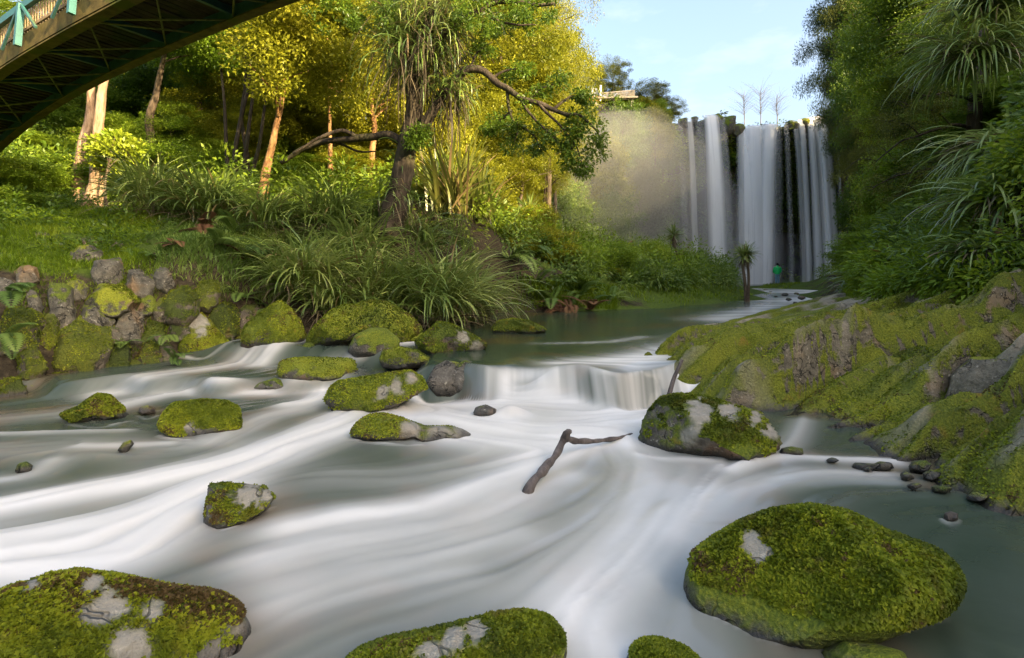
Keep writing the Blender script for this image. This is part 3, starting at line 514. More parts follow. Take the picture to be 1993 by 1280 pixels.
def scatter_tufts(ob, Vw, Fc, ba, org, n, size, z, seed, thr, moss, name='moss_cover', nzw=.6, nz0=0.):
    rg = np.random.default_rng(seed); a, b, c = Vw[Fc[:, 0]], Vw[Fc[:, 1]], Vw[Fc[:, 2]]; N = np.cross(b-a, c-a); ar = np.linalg.norm(N, axis=1); N = N/np.maximum(ar[:, None], 1e-12)
    ctr = (a+b+c)/3; view = nrm(np.array([0, 0, HC])-ctr); vis = (N*view).sum(1) > -.35
    m = (N[:, 2]-nz0)*nzw+fbm(ctr*3.1, 4, seed+50)*1.0+fbm(ctr*9, 3, seed+52)*.6+moss*.9; ok = vis & (m > thr) & (ba[Fc].mean(1) < rg.uniform(.05, .8, len(Fc))) & (ctr[:, 2] > z+.04+.05*fbm(ctr*6, 2, seed+51))
    p = ar*ok
    if p.sum() <= 0: return
    i = rg.choice(len(Fc), n, p=p/p.sum()); u, w = rg.random(n), rg.random(n); fl = u+w > 1; u = np.where(fl, 1-u, u); w = np.where(fl, 1-w, w)
    pos = a[i]+u[:, None]*(b[i]-a[i])+w[:, None]*(c[i]-a[i])-N[i]*size*.12
    # leaflets lie along the slope and lift at the tip
    dn = np.array([0, 0, -1.])-N[i]*(-N[i][:, 2:3]); dr = nrm(dn+rg.normal(0, .55, (n, 3)))+N[i]*rg.uniform(.25, .9, n)[:, None]
    cl = fbm(pos*2.6, 3, seed+60)*1.0+fbm(pos*11, 2, seed+61)*.6
    g = Geo(); sz = size*rg.uniform(.55, 1.25, n); leaves(g, pos-org, dr, N[i]+rg.normal(0, .3, (n, 3)), sz, sz*.95, .12, rnd=np.clip(.45+cl+rg.normal(0, .16, n), 0, 1))
    g.obj(name, M['mosstuft'], ob)
B = boulder
B([(1338, 1110), (1350, 1078), (1400, 1040), (1440, 1016), (1500, 990), (1580, 981), (1650, 994), (1720, 1030), (1790, 1055), (1840, 1076), (1870, 1112), (1875, 1135), (1862, 1162), (1830, 1190), (1700, 1225), (1550, 1243), (1450, 1218), (1380, 1185), (1342, 1160)],
  1235, 'large rounded boulder thick with green moss and one pale bare patch, in the near pool', thick=.72, sub=7, seed=1, rough=.045, facets=3, tuft_z=.11, moss=.62, tufts=46000, tuft=.019, bare=[(1468, 1058, 26), (1486, 1068, 20), (1478, 1085, 14)], tuft_thr=-.12)
B([(-150, 1230), (-60, 1165), (0, 1146), (80, 1118), (150, 1106), (230, 1120), (330, 1140), (420, 1151), (462, 1175), (482, 1210), (484, 1245), (450, 1300), (250, 1400), (-50, 1400)],
  1360, 'big flat mossy boulder with pale lichen spots at the bottom left water edge', thick=.55, sub=7, seed=2, rough=.05, facets=2, moss=.36, tufts=34000, tuft=.016, bare=[(205, 1178, 34), (300, 1195, 26), (175, 1140, 18), (60, 1135, 20), (250, 1255, 38), (470, 1220, 30), (420, 1275, 30)], tuft_thr=.1)
B([(670, 1290), (700, 1262), (760, 1240), (850, 1222), (950, 1195), (1020, 1187), (1070, 1199), (1092, 1230), (1100, 1265), (1080, 1330), (900, 1370), (720, 1350)],
  1330, 'low mossy rock with a bare brown stripe rising from bottom centre of the river', thick=.6, sub=6, seed=3, rough=.05, facets=2, moss=.40, tufts=15000, tuft=.014, bare=[(880, 1250, 30), (930, 1228, 30), (840, 1275, 30)], tuft_thr=.05)
B([(1215, 1290), (1228, 1258), (1250, 1243), (1285, 1240), (1330, 1255), (1365, 1285), (1340, 1330), (1250, 1330)], 1320, 'small moss capped rock cut off by the bottom edge, left of the large boulder', sub=5, seed=4, moss=.55, tufts=4500, tuft=.012, thick=.8, tuft_thr=-.05)
B([(1590, 1300), (1600, 1262), (1640, 1247), (1700, 1250), (1760, 1268), (1775, 1300), (1700, 1330)], 1330, 'dark wet stone just breaking the water below the large mossy boulder', sub=5, seed=5, moss=.05, tufts=900, tuft=.010, thick=.8)
B([(1240, 845), (1260, 800), (1285, 772), (1320, 762), (1370, 766), (1430, 785), (1480, 799), (1508, 832), (1527, 858), (1500, 882), (1400, 893), (1290, 892), (1250, 882)],
  890, 'grey boulder with moss patches and white streaks, below the right rock shelf', sub=6, seed=6, rough=.07, facets=6, moss=.10, tufts=13000, tuft=.018, thick=.75, bare=[(1360, 800, 26), (1345, 850, 22), (1420, 800, 20), (1500, 840, 16), (1470, 815, 14)], tuft_thr=.2)
B([(395, 1012), (402, 985), (404, 940), (438, 936), (480, 940), (515, 945), (537, 966), (520, 988), (455, 1022), (410, 1030)], 1024, 'small sharp wet rock with a glistening face in midstream', sub=6, seed=7, rough=.05, facets=9, moss=-.02, tufts=3500, tuft=.012, thick=.8, bare=[(490, 960, 30), (515, 965, 20)], tuft_thr=.3)
B([(114, 806), (150, 792), (168, 778), (190, 766), (214, 769), (240, 792), (257, 812), (200, 824), (140, 818)], 820, 'low pointed moss covered rock standing in the left pool', sub=6, seed=8, moss=.6, rough=.07, tufts=8000, tuft=.018, thick=.7, tuft_thr=-.1)
B([(268, 802), (272, 792), (288, 788), (302, 794), (304, 804), (285, 809)], 806, 'fist sized wet brown stone between the two mossy rocks of the left pool', sub=4, seed=9, moss=-.6, thick=.8)
B([(308, 828), (318, 802), (335, 784), (390, 777), (440, 780), (466, 792), (470, 820), (462, 842), (400, 852), (330, 848)], 847, 'squat block shaped rock fully wrapped in green moss, in the left stream', sub=6, seed=10, moss=.58, rough=.06, tufts=10000, tuft=.018, thick=.75, bare=[(372, 835, 14)], tuft_thr=-.1)
B([(682, 852), (690, 830), (715, 808), (745, 804), (780, 812), (830, 830), (870, 828), (895, 832), (920, 842), (936, 856), (880, 862), (760, 858)], 856, 'long low wet rock with a dark knob at its right end', sub=6, seed=11, moss=.02, rough=.08, tufts=3500, tuft=.016, thick=.45, bare=[(900, 842, 30), (850, 840, 24), (800, 835, 20)])
B([(628, 778), (640, 755), (655, 742), (700, 734), (760, 725), (802, 721), (824, 735), (832, 757), (780, 782), (705, 810), (650, 798)], 805, 'flat topped slab with yellow moss and a white wet rim, left of the cascade', sub=6, seed=12, moss=.30, rough=.05, facets=7, tufts=6000, tuft=.020, thick=.7, bare=[(800, 735, 14), (770, 750, 16), (745, 765, 16)])
B([(540, 728), (545, 703), (570, 696), (640, 695), (692, 697), (698, 722), (690, 738), (600, 744), (552, 740)], 741, 'oblong dark rock slab lying across the left rapids', z=.1, sub=5, seed=13, moss=.08, rough=.06, thick=.6, tufts=2500, tuft=.018)
B([(676, 680), (690, 652), (720, 637), (752, 638), (778, 660), (776, 682), (730, 694), (690, 692)], 690, 'smooth brown round boulder in front of the two humped mossy rock', z=.28, sub=5, seed=14, moss=-.10, rough=.04, facets=2, thick=.9, tufts=800, tuft=.016)
B([(737, 700), (745, 682), (775, 674), (815, 682), (842, 700), (835, 708), (780, 714), (745, 712)], 711, 'low olive rock beside the slab, just left of the cascade lip', z=.25, sub=5, seed=15, moss=.12, thick=.7, tufts=2000, tuft=.018)
B([(806, 665), (830, 645), (852, 624), (880, 630), (915, 648), (947, 668), (935, 680), (870, 692), (830, 690), (812, 680)], 689, 'pointed boulder with bright moss at the lip of the cascade', z=ZU-.04, sub=6, seed=16, moss=.30, facets=8, rough=.06, thick=.8, tufts=5000, tuft=.022, bare=[(900, 655, 14), (925, 675, 12)])
B([(590, 672), (600, 648), (640, 606), (668, 592), (692, 591), (720, 582), (760, 588), (800, 614), (822, 642), (800, 660), (700, 676), (620, 676)], 672, 'largest boulder above the left rapids, two humps covered in moss', z=.34, sub=6, seed=17, moss=.42, rough=.06, thick=.7, tufts=12000, tuft=.026, tuft_thr=.0)
B([(468, 668), (476, 634), (500, 612), (525, 594), (546, 584), (566, 600), (584, 624), (596, 650), (580, 672), (500, 676)], 670, 'steep pyramid of mossy rock under the hanging strap leaves', z=.35, sub=6, seed=18, moss=.32, facets=7, rough=.05, thick=.8, tufts=6000, tuft=.024)
B([(955, 640), (968, 624), (1000, 619), (1030, 624), (1068, 642), (1040, 648), (970, 650)], 648, 'low grassy topped rock alone in the upper pool', z=ZU, sub=5, seed=19, moss=.35, thick=.6, tufts=3000, tuft=.022, tuft_thr=.0)
B([(578, 690), (592, 668), (606, 666), (625, 680), (640, 690), (610, 696)], 694, 'small dark rock with a peaked top amid the left rapids', z=.2, sub=4, seed=20, moss=.1)
B([(484, 692), (500, 680), (522, 676), (533, 684), (532, 697), (505, 702)], 700, 'small wet stone with white water on both sides, at the foot of the mossy pyramid', z=.12, sub=4, seed=21, moss=-.3)
B([(550, 690), (560, 681), (578, 682), (582, 694), (562, 697)], 695, 'little green stone left of the dark peaked rock in the rapids', z=.18, sub=4, seed=22, moss=.3)
B([(788, 660), (800, 650), (822, 646), (836, 660), (820, 674), (800, 672)], 673, 'half hidden grey green stone between the pointed boulder and brown boulder', z=.3, sub=4, seed=23, moss=.15)
B([(345, 690), (352, 650), (370, 610), (388, 603), (408, 622), (432, 652), (456, 676), (468, 695), (440, 706), (400, 716), (355, 718)], 714, 'tall triangular mossy boulder with a bare pale top at the left bank', z=0, sub=6, seed=24, moss=.36, facets=6, rough=.05, thick=.8, tufts=9000, tuft=.022, bare=[(385, 625, 22), (390, 645, 12)], tuft_thr=.0)
B([(488, 758), (505, 744), (535, 735), (560, 742), (578, 757), (560, 766), (510, 765)], 765, 'low grey stone with a mossy foot where the left rapids flatten out', sub=5, seed=25, moss=-.15, thick=.7, tufts=500, tuft=.014)
B([(1308, 672), (1325, 655), (1350, 645), (1385, 640), (1400, 660), (1380, 680), (1330, 686)], 684, 'round mossy rock at the tip of the right shelf beside the upper pool', z=ZU-.02, sub=5, seed=26, moss=.32, tufts=3500, tuft=.022)
B([(1512, 612), (1520, 597), (1540, 592), (1560, 596), (1580, 604), (1570, 613)], 612, 'smooth dark hump of rock in the stream behind the right shelf', z=ZU, sub=4, seed=27, moss=-.05)
B([(1515, 884), (1520, 872), (1540, 868), (1562, 872), (1564, 884), (1540, 889)], 888, 'small mossy stone right of the grey streaked boulder', sub=4, seed=28, moss=.2, tufts=400, tuft=.012)
B([(1655, 908), (1665, 899), (1700, 902), (1712, 897), (1735, 900), (1742, 913), (1700, 918), (1665, 915)], 917, 'dark wet stone in the thin run of water under the right bank', sub=4, seed=29, moss=-.5, thick=.6)
B([(1836, 1010), (1838, 998), (1850, 994), (1864, 999), (1866, 1010), (1850, 1015)], 1014, 'small pale shining pebble alone in the dark right pool', sub=4, seed=30, moss=-.8)
B([(228, 876), (240, 860), (256, 855), (262, 864), (245, 880)], 880, 'tiny wet stone awash in the left stream', sub=3, seed=31, moss=-.2)
B([(28, 918), (34, 902), (52, 897), (64, 905), (60, 920), (45, 924)], 922, 'tiny moss stained stone awash near the left edge of the picture', sub=3, seed=32, moss=.1)
B([(920, 805), (925, 792), (945, 786), (965, 795), (975, 808), (945, 814)], 813, 'stone drowned in foam below the cascade', sub=4, seed=33, moss=-.6)
B([(985, 758), (992, 742), (1008, 738), (1022, 748), (1026, 762)], 764, 'dark wet stone poking through the middle of the cascade', z=.05, sub=4, seed=34, moss=-.7)
for x, s in ((868, 0), (905, 1)):
    B([(x-38, 742), (x-22, 712), (x, 700), (x+30, 706), (x+44, 735), (x+38, 764), (x-20, 766)], 766, ['tilted bare dark slab at the left end of the cascade', 'second bare dark slab, set against the falling water of the cascade'][s], sub=5, seed=36+s, moss=-.7, facets=6, thick=.5, z=0)
# ------------------------------------------------------------------ rocks of the left bank wall
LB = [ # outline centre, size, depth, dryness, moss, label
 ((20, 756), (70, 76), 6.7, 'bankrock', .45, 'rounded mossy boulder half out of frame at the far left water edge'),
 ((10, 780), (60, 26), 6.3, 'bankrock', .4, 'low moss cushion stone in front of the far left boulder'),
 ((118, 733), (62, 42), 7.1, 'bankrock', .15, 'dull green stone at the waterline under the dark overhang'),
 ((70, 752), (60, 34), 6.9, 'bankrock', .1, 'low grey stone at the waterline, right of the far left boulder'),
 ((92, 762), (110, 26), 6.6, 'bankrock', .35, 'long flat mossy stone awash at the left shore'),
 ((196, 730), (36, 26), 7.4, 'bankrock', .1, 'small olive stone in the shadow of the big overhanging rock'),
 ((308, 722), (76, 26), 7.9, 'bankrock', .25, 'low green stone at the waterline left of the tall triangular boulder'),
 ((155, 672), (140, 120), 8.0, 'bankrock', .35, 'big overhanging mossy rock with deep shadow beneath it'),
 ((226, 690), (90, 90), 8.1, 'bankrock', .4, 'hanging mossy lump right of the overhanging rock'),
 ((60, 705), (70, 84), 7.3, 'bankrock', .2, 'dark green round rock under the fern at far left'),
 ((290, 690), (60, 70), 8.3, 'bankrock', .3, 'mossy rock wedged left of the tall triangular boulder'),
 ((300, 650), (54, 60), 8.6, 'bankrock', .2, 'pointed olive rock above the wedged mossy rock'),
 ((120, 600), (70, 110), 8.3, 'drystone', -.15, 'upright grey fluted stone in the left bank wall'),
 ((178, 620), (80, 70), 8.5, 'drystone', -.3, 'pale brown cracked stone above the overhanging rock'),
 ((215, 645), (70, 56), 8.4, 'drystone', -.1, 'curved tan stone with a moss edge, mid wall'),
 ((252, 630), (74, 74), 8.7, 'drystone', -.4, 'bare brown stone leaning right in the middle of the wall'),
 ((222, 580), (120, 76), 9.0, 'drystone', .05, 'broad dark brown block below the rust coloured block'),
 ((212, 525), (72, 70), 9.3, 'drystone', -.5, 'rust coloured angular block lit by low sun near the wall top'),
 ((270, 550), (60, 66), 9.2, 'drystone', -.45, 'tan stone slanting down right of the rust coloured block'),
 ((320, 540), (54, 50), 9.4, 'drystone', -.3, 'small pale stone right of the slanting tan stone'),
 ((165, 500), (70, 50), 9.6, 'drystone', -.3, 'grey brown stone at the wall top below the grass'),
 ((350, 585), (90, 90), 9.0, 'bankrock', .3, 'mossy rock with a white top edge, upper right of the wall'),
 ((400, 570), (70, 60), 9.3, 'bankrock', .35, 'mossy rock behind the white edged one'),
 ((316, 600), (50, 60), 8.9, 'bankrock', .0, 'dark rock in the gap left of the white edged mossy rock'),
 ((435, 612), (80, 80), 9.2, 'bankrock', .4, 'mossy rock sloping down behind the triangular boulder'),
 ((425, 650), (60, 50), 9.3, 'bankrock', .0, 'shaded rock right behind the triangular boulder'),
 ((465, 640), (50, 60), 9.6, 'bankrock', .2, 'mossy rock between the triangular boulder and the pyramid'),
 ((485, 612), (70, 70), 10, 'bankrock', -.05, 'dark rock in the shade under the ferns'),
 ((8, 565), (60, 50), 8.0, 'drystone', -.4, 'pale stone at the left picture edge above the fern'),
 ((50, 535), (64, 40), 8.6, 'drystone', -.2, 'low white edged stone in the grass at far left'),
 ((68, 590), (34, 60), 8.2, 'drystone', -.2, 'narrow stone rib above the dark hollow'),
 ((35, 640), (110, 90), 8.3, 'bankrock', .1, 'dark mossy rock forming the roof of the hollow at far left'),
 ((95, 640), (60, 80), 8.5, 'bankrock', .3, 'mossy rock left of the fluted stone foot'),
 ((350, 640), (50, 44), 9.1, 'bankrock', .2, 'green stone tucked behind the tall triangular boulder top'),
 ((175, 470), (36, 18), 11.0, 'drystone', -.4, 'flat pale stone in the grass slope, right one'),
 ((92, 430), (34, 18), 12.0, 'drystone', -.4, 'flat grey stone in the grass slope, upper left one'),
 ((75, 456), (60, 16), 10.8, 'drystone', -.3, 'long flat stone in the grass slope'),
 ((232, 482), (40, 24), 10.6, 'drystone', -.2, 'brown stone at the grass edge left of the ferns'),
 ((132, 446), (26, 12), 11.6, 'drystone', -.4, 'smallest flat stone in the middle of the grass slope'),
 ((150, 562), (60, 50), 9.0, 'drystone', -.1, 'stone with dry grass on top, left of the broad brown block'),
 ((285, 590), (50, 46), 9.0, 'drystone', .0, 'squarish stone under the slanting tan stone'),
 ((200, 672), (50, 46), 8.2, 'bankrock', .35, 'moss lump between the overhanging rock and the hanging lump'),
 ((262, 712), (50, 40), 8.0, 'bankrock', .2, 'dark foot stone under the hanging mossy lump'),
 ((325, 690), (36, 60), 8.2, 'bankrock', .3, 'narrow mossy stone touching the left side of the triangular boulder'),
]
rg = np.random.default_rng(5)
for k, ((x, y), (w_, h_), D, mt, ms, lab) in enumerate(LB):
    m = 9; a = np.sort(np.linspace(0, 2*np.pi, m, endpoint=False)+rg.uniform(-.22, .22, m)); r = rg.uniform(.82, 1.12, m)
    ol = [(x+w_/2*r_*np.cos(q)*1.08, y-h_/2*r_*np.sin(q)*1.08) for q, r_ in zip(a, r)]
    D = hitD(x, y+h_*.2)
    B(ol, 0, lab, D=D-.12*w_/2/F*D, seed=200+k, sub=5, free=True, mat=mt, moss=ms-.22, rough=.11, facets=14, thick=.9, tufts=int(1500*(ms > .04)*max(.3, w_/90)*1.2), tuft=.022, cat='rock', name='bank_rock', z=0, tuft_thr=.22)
# the dark knobs and steps of the right shelf
for x, y, w_, h_, D, ms, lab in [(1660, 720, 120, 90, 6.35, .2, 'rounded mossy knob with a dark hollow face, mid right shelf'), (1790, 720, 150, 110, 5.75, .45, 'thickly mossed block in the middle of the right shelf'), (1915, 735, 190, 110, 5.0, -.5, 'bare tan rock ledge on the right shelf near the picture edge'),
                              (1930, 845, 170, 80, 4.35, -.3, 'tan rock step above the grass at the right picture edge'), (1560, 668, 150, 44, 8.4, .2, 'long low mossed ridge at the left of the right shelf'), (1850, 585, 190, 50, 8.0, -.25, 'grey bare slab along the top of the right shelf'), (1700, 800, 150, 70, 5.55, .4, 'mossed bulge just above the right shoreline'),
                              (1440, 745, 150, 70, 6.6, .35, 'mossed bulge right beside the cascade'), (1590, 775, 150, 60, 6.0, .35, 'mossed bulge above the quiet inlet of the right shore'), (1960, 930, 130, 50, 3.85, .15, 'low mossy rock edge at the right picture border above the dark pool'), (1830, 905, 90, 30, 4.15, -.1, 'small grey shore stone below the tan steps')]:
    m = 11; a = np.linspace(0, 2*np.pi, m, endpoint=False)+rg.uniform(-.15, .15, m); r = rg.uniform(.85, 1.1, m)
    B([(x+w_/2*q*np.cos(p), y-h_/2*q*np.sin(p)) for p, q in zip(a, r)], 0, lab, D=D+.2, seed=int(x), sub=5, free=True, mat='outcrop', moss=ms, rough=.09, facets=7, thick=.7, tufts=int(3500*(ms > -.1)), tuft=.02, cat='rock', name='shelf_rock', tuft_thr=.0)
# moss leaflets on the shelf itself
_oc = outcrop.data; Vo = np.empty(len(_oc.vertices)*3, np.float32); _oc.vertices.foreach_get('co', Vo); Vo = Vo.reshape(-1, 3).astype(float); Fo = grid_faces(len(oy), len(ox)); Fo = np.concatenate([Fo[:, :3], Fo[:, [0, 2, 3]]])
sel = (Vo[Fo[:, 0], 1] < 9) & (Vo[Fo[:, 0], 2] > .02) & (Vo[Fo[:, 0], 0]/np.maximum(Vo[Fo[:, 0], 1], .1) < .98)
tag(outcrop, moss=.26)
scatter_tufts(outcrop, Vo, Fo[sel], bare.ravel(), np.zeros(3), 80000, .018, 0, 77, .22, .26, nzw=1.3, nz0=.45)
# stones of the far rapids
for k, (x, y, w_) in enumerate([(1528, 574, 16), (1550, 572, 12), (1560, 580, 18), (1535, 583, 14), (1575, 573, 12), (1568, 567, 8), (1500, 569, 10), (1490, 566, 14), (1526, 568, 8), (1595, 575, 14), (1510, 577, 9), (1548, 590, 12)]):
    D = WD(y, .43); B([(x-w_/2, y), (x-w_/4, y-w_*.28), (x+w_/4, y-w_*.25), (x+w_/2, y), (x, y+w_*.15)], 0, 'small dark stone in the white rapids below the person', D=D, z=.4, sub=3, seed=300+k, moss=-.6, cat='stone', name='rapids_stone', group='stones in the far rapids')
# small stones along the right shore
for k, (x, y, w_, h_, lab) in enumerate([(1790, 905, 46, 26, 'grey white speckled stone at the foot of the right shelf'), (1765, 925, 34, 18, 'pale wet stone below the speckled stone'), (1815, 922, 40, 24, 'tan round stone left of a larger tan one on the right shore'), (1850, 915, 56, 34, 'larger tan round stone on the right shore'), (1900, 935, 70, 34, 'mossy stone by the right grass tuft'), (1780, 945, 30, 14, 'flat dark stone at the waterline of the right shore'), (1835, 950, 44, 18, 'flat mossy stone at the waterline below the tan stones'), (1620, 895, 26, 10, 'thin dark stone in the run of water'), (1690, 912, 22, 10, 'little dark stone beside the thin run of water'), (1905, 965, 50, 20, 'dark stone in the water under the right bank')]):
    m = 8; a = np.linspace(0, 2*np.pi, m, endpoint=False)+rg.uniform(-.2, .2, m); r = rg.uniform(.85, 1.1, m); D = WD(y+h_*.3, .02)
    B([(x+w_/2*q*np.cos(p), y-h_/2*q*np.sin(p)) for p, q in zip(a, r)], 0, lab, D=D, seed=400+k, sub=4, mat='drystone' if 'tan' in lab or 'pale' in lab or 'speck' in lab else 'rock', moss=.2 if 'mossy' in lab else -.5, rough=.1, facets=6, free=True, cat='stone', name='shore_stone')
# rocks on the lip of the falls
for k, (x, y, w_, h_, lab) in enumerate([(1328, 228, 26, 14, 'leftmost dark rock on the lip of the falls'), (1352, 222, 18, 10, 'small rock between the strands of the left waterfall lip'), (1418, 230, 40, 30, 'large dark rock standing on the lip between left and central waterfalls'), (1436, 240, 34, 22, 'pale topped rock left of the central waterfall lip'), (1398, 220, 20, 14, 'rounded rock touching the top of the left waterfall'), (1540, 232, 34, 14, 'long dark rock right of the central waterfall lip'), (1566, 226, 26, 10, 'flat dark rock above the thin right veils'), (1624, 228, 26, 14, 'rightmost dark rock on the lip of the falls')]):
    m = 8; a = np.linspace(0, 2*np.pi, m, endpoint=False)+rg.uniform(-.2, .2, m); r = rg.uniform(.8, 1.15, m)
    B([(x+w_/2*q*np.cos(p), y+7-(h_/2+(5 if np.sin(p) < 0 else 0))*q*np.sin(p)) for p, q in zip(a, r)], 0, lab, D=56.2, seed=450+k, sub=4, mat='drystone' if 'pale' in lab else 'rock', moss=-.1, rough=.12, facets=8, free=True, cat='rock', name='lip_rock', z=10)
# driftwood
g = Geo(); bp = spline([W(1008, 985, -.05)+[0, 0, -.06], W(1035, 945, .05), W(1062, 912, .09), W(1085, 880, .12), W(1098, 858, .16), W(1118, 860, .12), W(1165, 857, .07), W(1205, 852, .04), W(1230, 846, .0)], 60)
bp = bp+.012*np.stack([vn(bp*7, 5), vn(bp*7, 6), vn(bp*7, 7)], -1); add_tube(g, bp, np.linspace(.036, .014, 60)*(1+.4*vn(bp*11, 8)), 12)
add_tube(g, spline([bp[29], bp[29]+[.02, -.02, .06], bp[29]+[.05, -.03, .07]], 6), [.036, .028, .012], 8)
tag(g.obj('driftwood_branch', M['twig']), 'bent bare grey branch lying in the middle of the river', 'branch')
for a, lab in (((1302, 770, 1312, 735, 1328, 700, 6.4, .03), 'pale bare stick propped against the shelf at the right end of the cascade'), ((1588, 740, 1592, 720, 1598, 690, 6.7, .012), 'short brown stick standing upright in the moss of the right shelf')):
    g = Geo(); add_tube(g, spline([P(a[0], a[1], a[6]), P(a[2], a[3], a[6]+.02), P(a[4], a[5], a[6]+.05)], 12), np.linspace(a[7], a[7]*.6, 12), 8); tag(g.obj('stick', M['twig'] if a[7] > .02 else M['orangebark']), lab, 'stick')
# ------------------------------------------------------------------ trees
def rnd_dirs(n, rg): return nrm(rg.normal(size=(n, 3)))
def crown_geo(g, centers, radii, nleaf, L, wd, rg, flat=.7, tilt=.8, droop=.0):
    """leaf cards gathered round twig tips"""
    for c, r in zip(centers, radii):
        n = int(nleaf*rg.uniform(.7, 1.3)); d = rnd_dirs(n, rg); rr = rg.random(n)**.55; p = c+d*rr[:, None]*r*np.array([1, 1, flat])
        dr = d*.7+rg.normal(0, .5, (n, 3))+np.array([0, 0, -droop]); nor = np.array([0, 0, 1.])*tilt+rg.normal(0, .55, (n, 3))
        tone = np.clip(.42+rg.normal(0, .16, n)+rg.normal(0, .10), 0, 1)
        leaves(g, p, dr, nor, L*rg.uniform(.6, 1.2, n), wd*rg.uniform(.7, 1.2, n), .12, rnd=tone)
def limb(g, a, b, r0, r1, rg, sag=.12, seg=6, n=10):
    a, b = np.asarray(a, float), np.asarray(b, float); L = np.linalg.norm(b-a); m = (a+b)/2+rg.normal(0, sag*L*.5, 3)+np.array([0, 0, sag*L])
    q = spline([a, (a+m)/2+rg.normal(0, .03*L, 3), m, (m+b)/2+rg.normal(0, .03*L, 3), b], n); add_tube(g, q, np.linspace(r0, r1, n), seg); return q
def make_tree(name, label, cat, loc, trunk, tr, cc, cr, ncl, nl, L, wd, lm, bm, seed=0, flat=.7, rcl=.55, shell=.45, droop=.1, nlimb=10, group=None, pads=False, tilt=.8):
    """trunk: points relative to loc; cc/cr: crown centre and radii"""
    rg = np.random.default_rng(seed); r = thing(name, label, cat, loc, group); g = Geo(); tp = spline(trunk, 22); zt = tp[:, 2]
    w_ = tp+np.stack([vn(tp*1.1+seed, 3), vn(tp*1.1+seed, 4), zt*0], -1)*tr*.5; w_[0] = tp[0]
    fl = 1+.9*np.exp(-np.linspace(0, 1, 22)*12); add_tube(g, w_, np.linspace(tr, tr*.28, 22)*fl*(1+.07*vn(tp*5, seed)), 11)
    cc = np.asarray(cc, float); cr = np.asarray(cr, float)
    d = rnd_dirs(ncl*3, rg); q = d*(shell+(1-shell)*rg.random((len(d), 1)))**1.0; keep = (fbm(d*1.7+seed, 3, seed) > -.22)
    cen = (cc+q*cr)[keep][:ncl]
    if pads: cen[:, 2] = cc[2]-cr[2]+2*cr[2]*(np.floor((cen[:, 2]-cc[2]+cr[2])/(2*cr[2])*pads)+.5)/pads+rg.normal(0, .08, len(cen))
    rad = rcl*rg.uniform(.6, 1.35, len(cen))
    for k in rg.choice(len(cen), min(nlimb, len(cen)), replace=False):
        c = cen[k]; zs = np.clip(c[2]-.35*np.linalg.norm(c[:2]-cc[:2])-.2, tp[0, 2]+.35*(tp[-1, 2]-tp[0, 2]), tp[-1, 2]); i = np.argmin(np.abs(tp[:, 2]-zs)); limb(g, w_[i], c, tr*(.34 if i < 15 else .22), .012, rg)
    g.obj('trunk', M[bm], r); g = Geo(); crown_geo(g, cen, rad, nl, L, wd, rg, flat, tilt, droop); g.obj('crown', M[lm], r); return r
PROTO = {}
def proto(key, **kw):
    PROTO[key] = kw
def plant_at(key, px, py, D, rpx, label, cat='tree', group=None, zs=None, name=None, sq=1.0, seed=None, lm=None):
    """a copy of a prototype whose crown centre shows at (px, py) and whose crown half width is rpx photo pixels"""
    src, pc, pr = PROTO[key]; c = P(px, py, D); gz = h1(c[0], c[1]) if name not in ('cliff_bush',) else c[2]-1.6*rpx/F*D; R = rpx/F*D; sx = R/pr; h = max(c[2]-gz, .3); sz = h/pc if zs is None else zs
    o = copy_tree(src); o.location = (c[0], c[1], gz-.08); o.rotation_euler = (0, 0, random.uniform(0, 6.28)); o.scale = (sx, sx*sq, sz)
    tag(o, label, cat, group); 
    if name: o.name = name
    if lm:
        for ch in o.children:
            if ch.name.startswith('crown'):
                if (ch.data.name, lm) not in PROTO: d = ch.data.copy(); d.materials[0] = M[lm]; PROTO[(ch.data.name, lm)] = d
                ch.data = PROTO[(ch.data.name, lm)]
    return o
def mkproto(key, *a, **k):
    r = make_tree(*a, **k); PROTO[key] = (r, k['cc'][2] if 'cc' in k else a[6][2], (k['cr'][0] if 'cr' in k else a[7][0])); return r
O3 = (0, 0, 0)
# sources; each is later moved to its own first place
def tk(h, lx=.3, ly=.2): return [(0, 0, -.3), (lx*.2, 0, h*.3), (lx*.7, ly*.5, h*.65), (lx, ly, h)]
mkproto('broad', 'broadleaf_tree', 'x', 'tree', O3, tk(7.5), .16, (0, 0, 7), (2.6, 2.6, 2.9), 150, 260, .115, .06, 'gold', 'bark', seed=1, rcl=.62, nlimb=16)
mkproto('broad2', 'broadleaf_tree', 'x', 'tree', O3, tk(6.5, -.4, .3), .15, (0, 0, 6), (2.8, 2.8, 2.6), 140, 260, .105, .055, 'gold', 'bark', seed=2, rcl=.60, nlimb=16)
mkproto('green', 'broadleaf_tree', 'x', 'tree', O3, tk(6, .4, .3), .13, (0, 0, 5.4), (2.3, 2.3, 2.8), 130, 250, .125, .065, 'green', 'bark', seed=3, rcl=.6, nlimb=14)
mkproto('pine', 'conifer_tree', 'x', 'tree', O3, tk(10.5, .2, .1), .2, (0, 0, 7.4), (3.0, 3.0, 3.8), 170, 260, .13, .03, 'pine', 'bark', seed=4, flat=.32, rcl=.75, pads=8, nlimb=26, shell=.2)
mkproto('shrub', 'leafy_shrub', 'x', 'shrub', O3, tk(1.5, .1, .1), .04, (0, 0, 1.05), (.95, .95, .85), 60, 120, .13, .06, 'green', 'bark', seed=5, rcl=.3, nlimb=14)
mkproto('shrub2', 'leafy_shrub', 'x', 'shrub', O3, tk(1.7, .1, .1), .04, (0, 0, 1.1), (.9, .9, 1.0), 70, 110, .10, .035, 'lime', 'bark', seed=6, rcl=.28, nlimb=16)
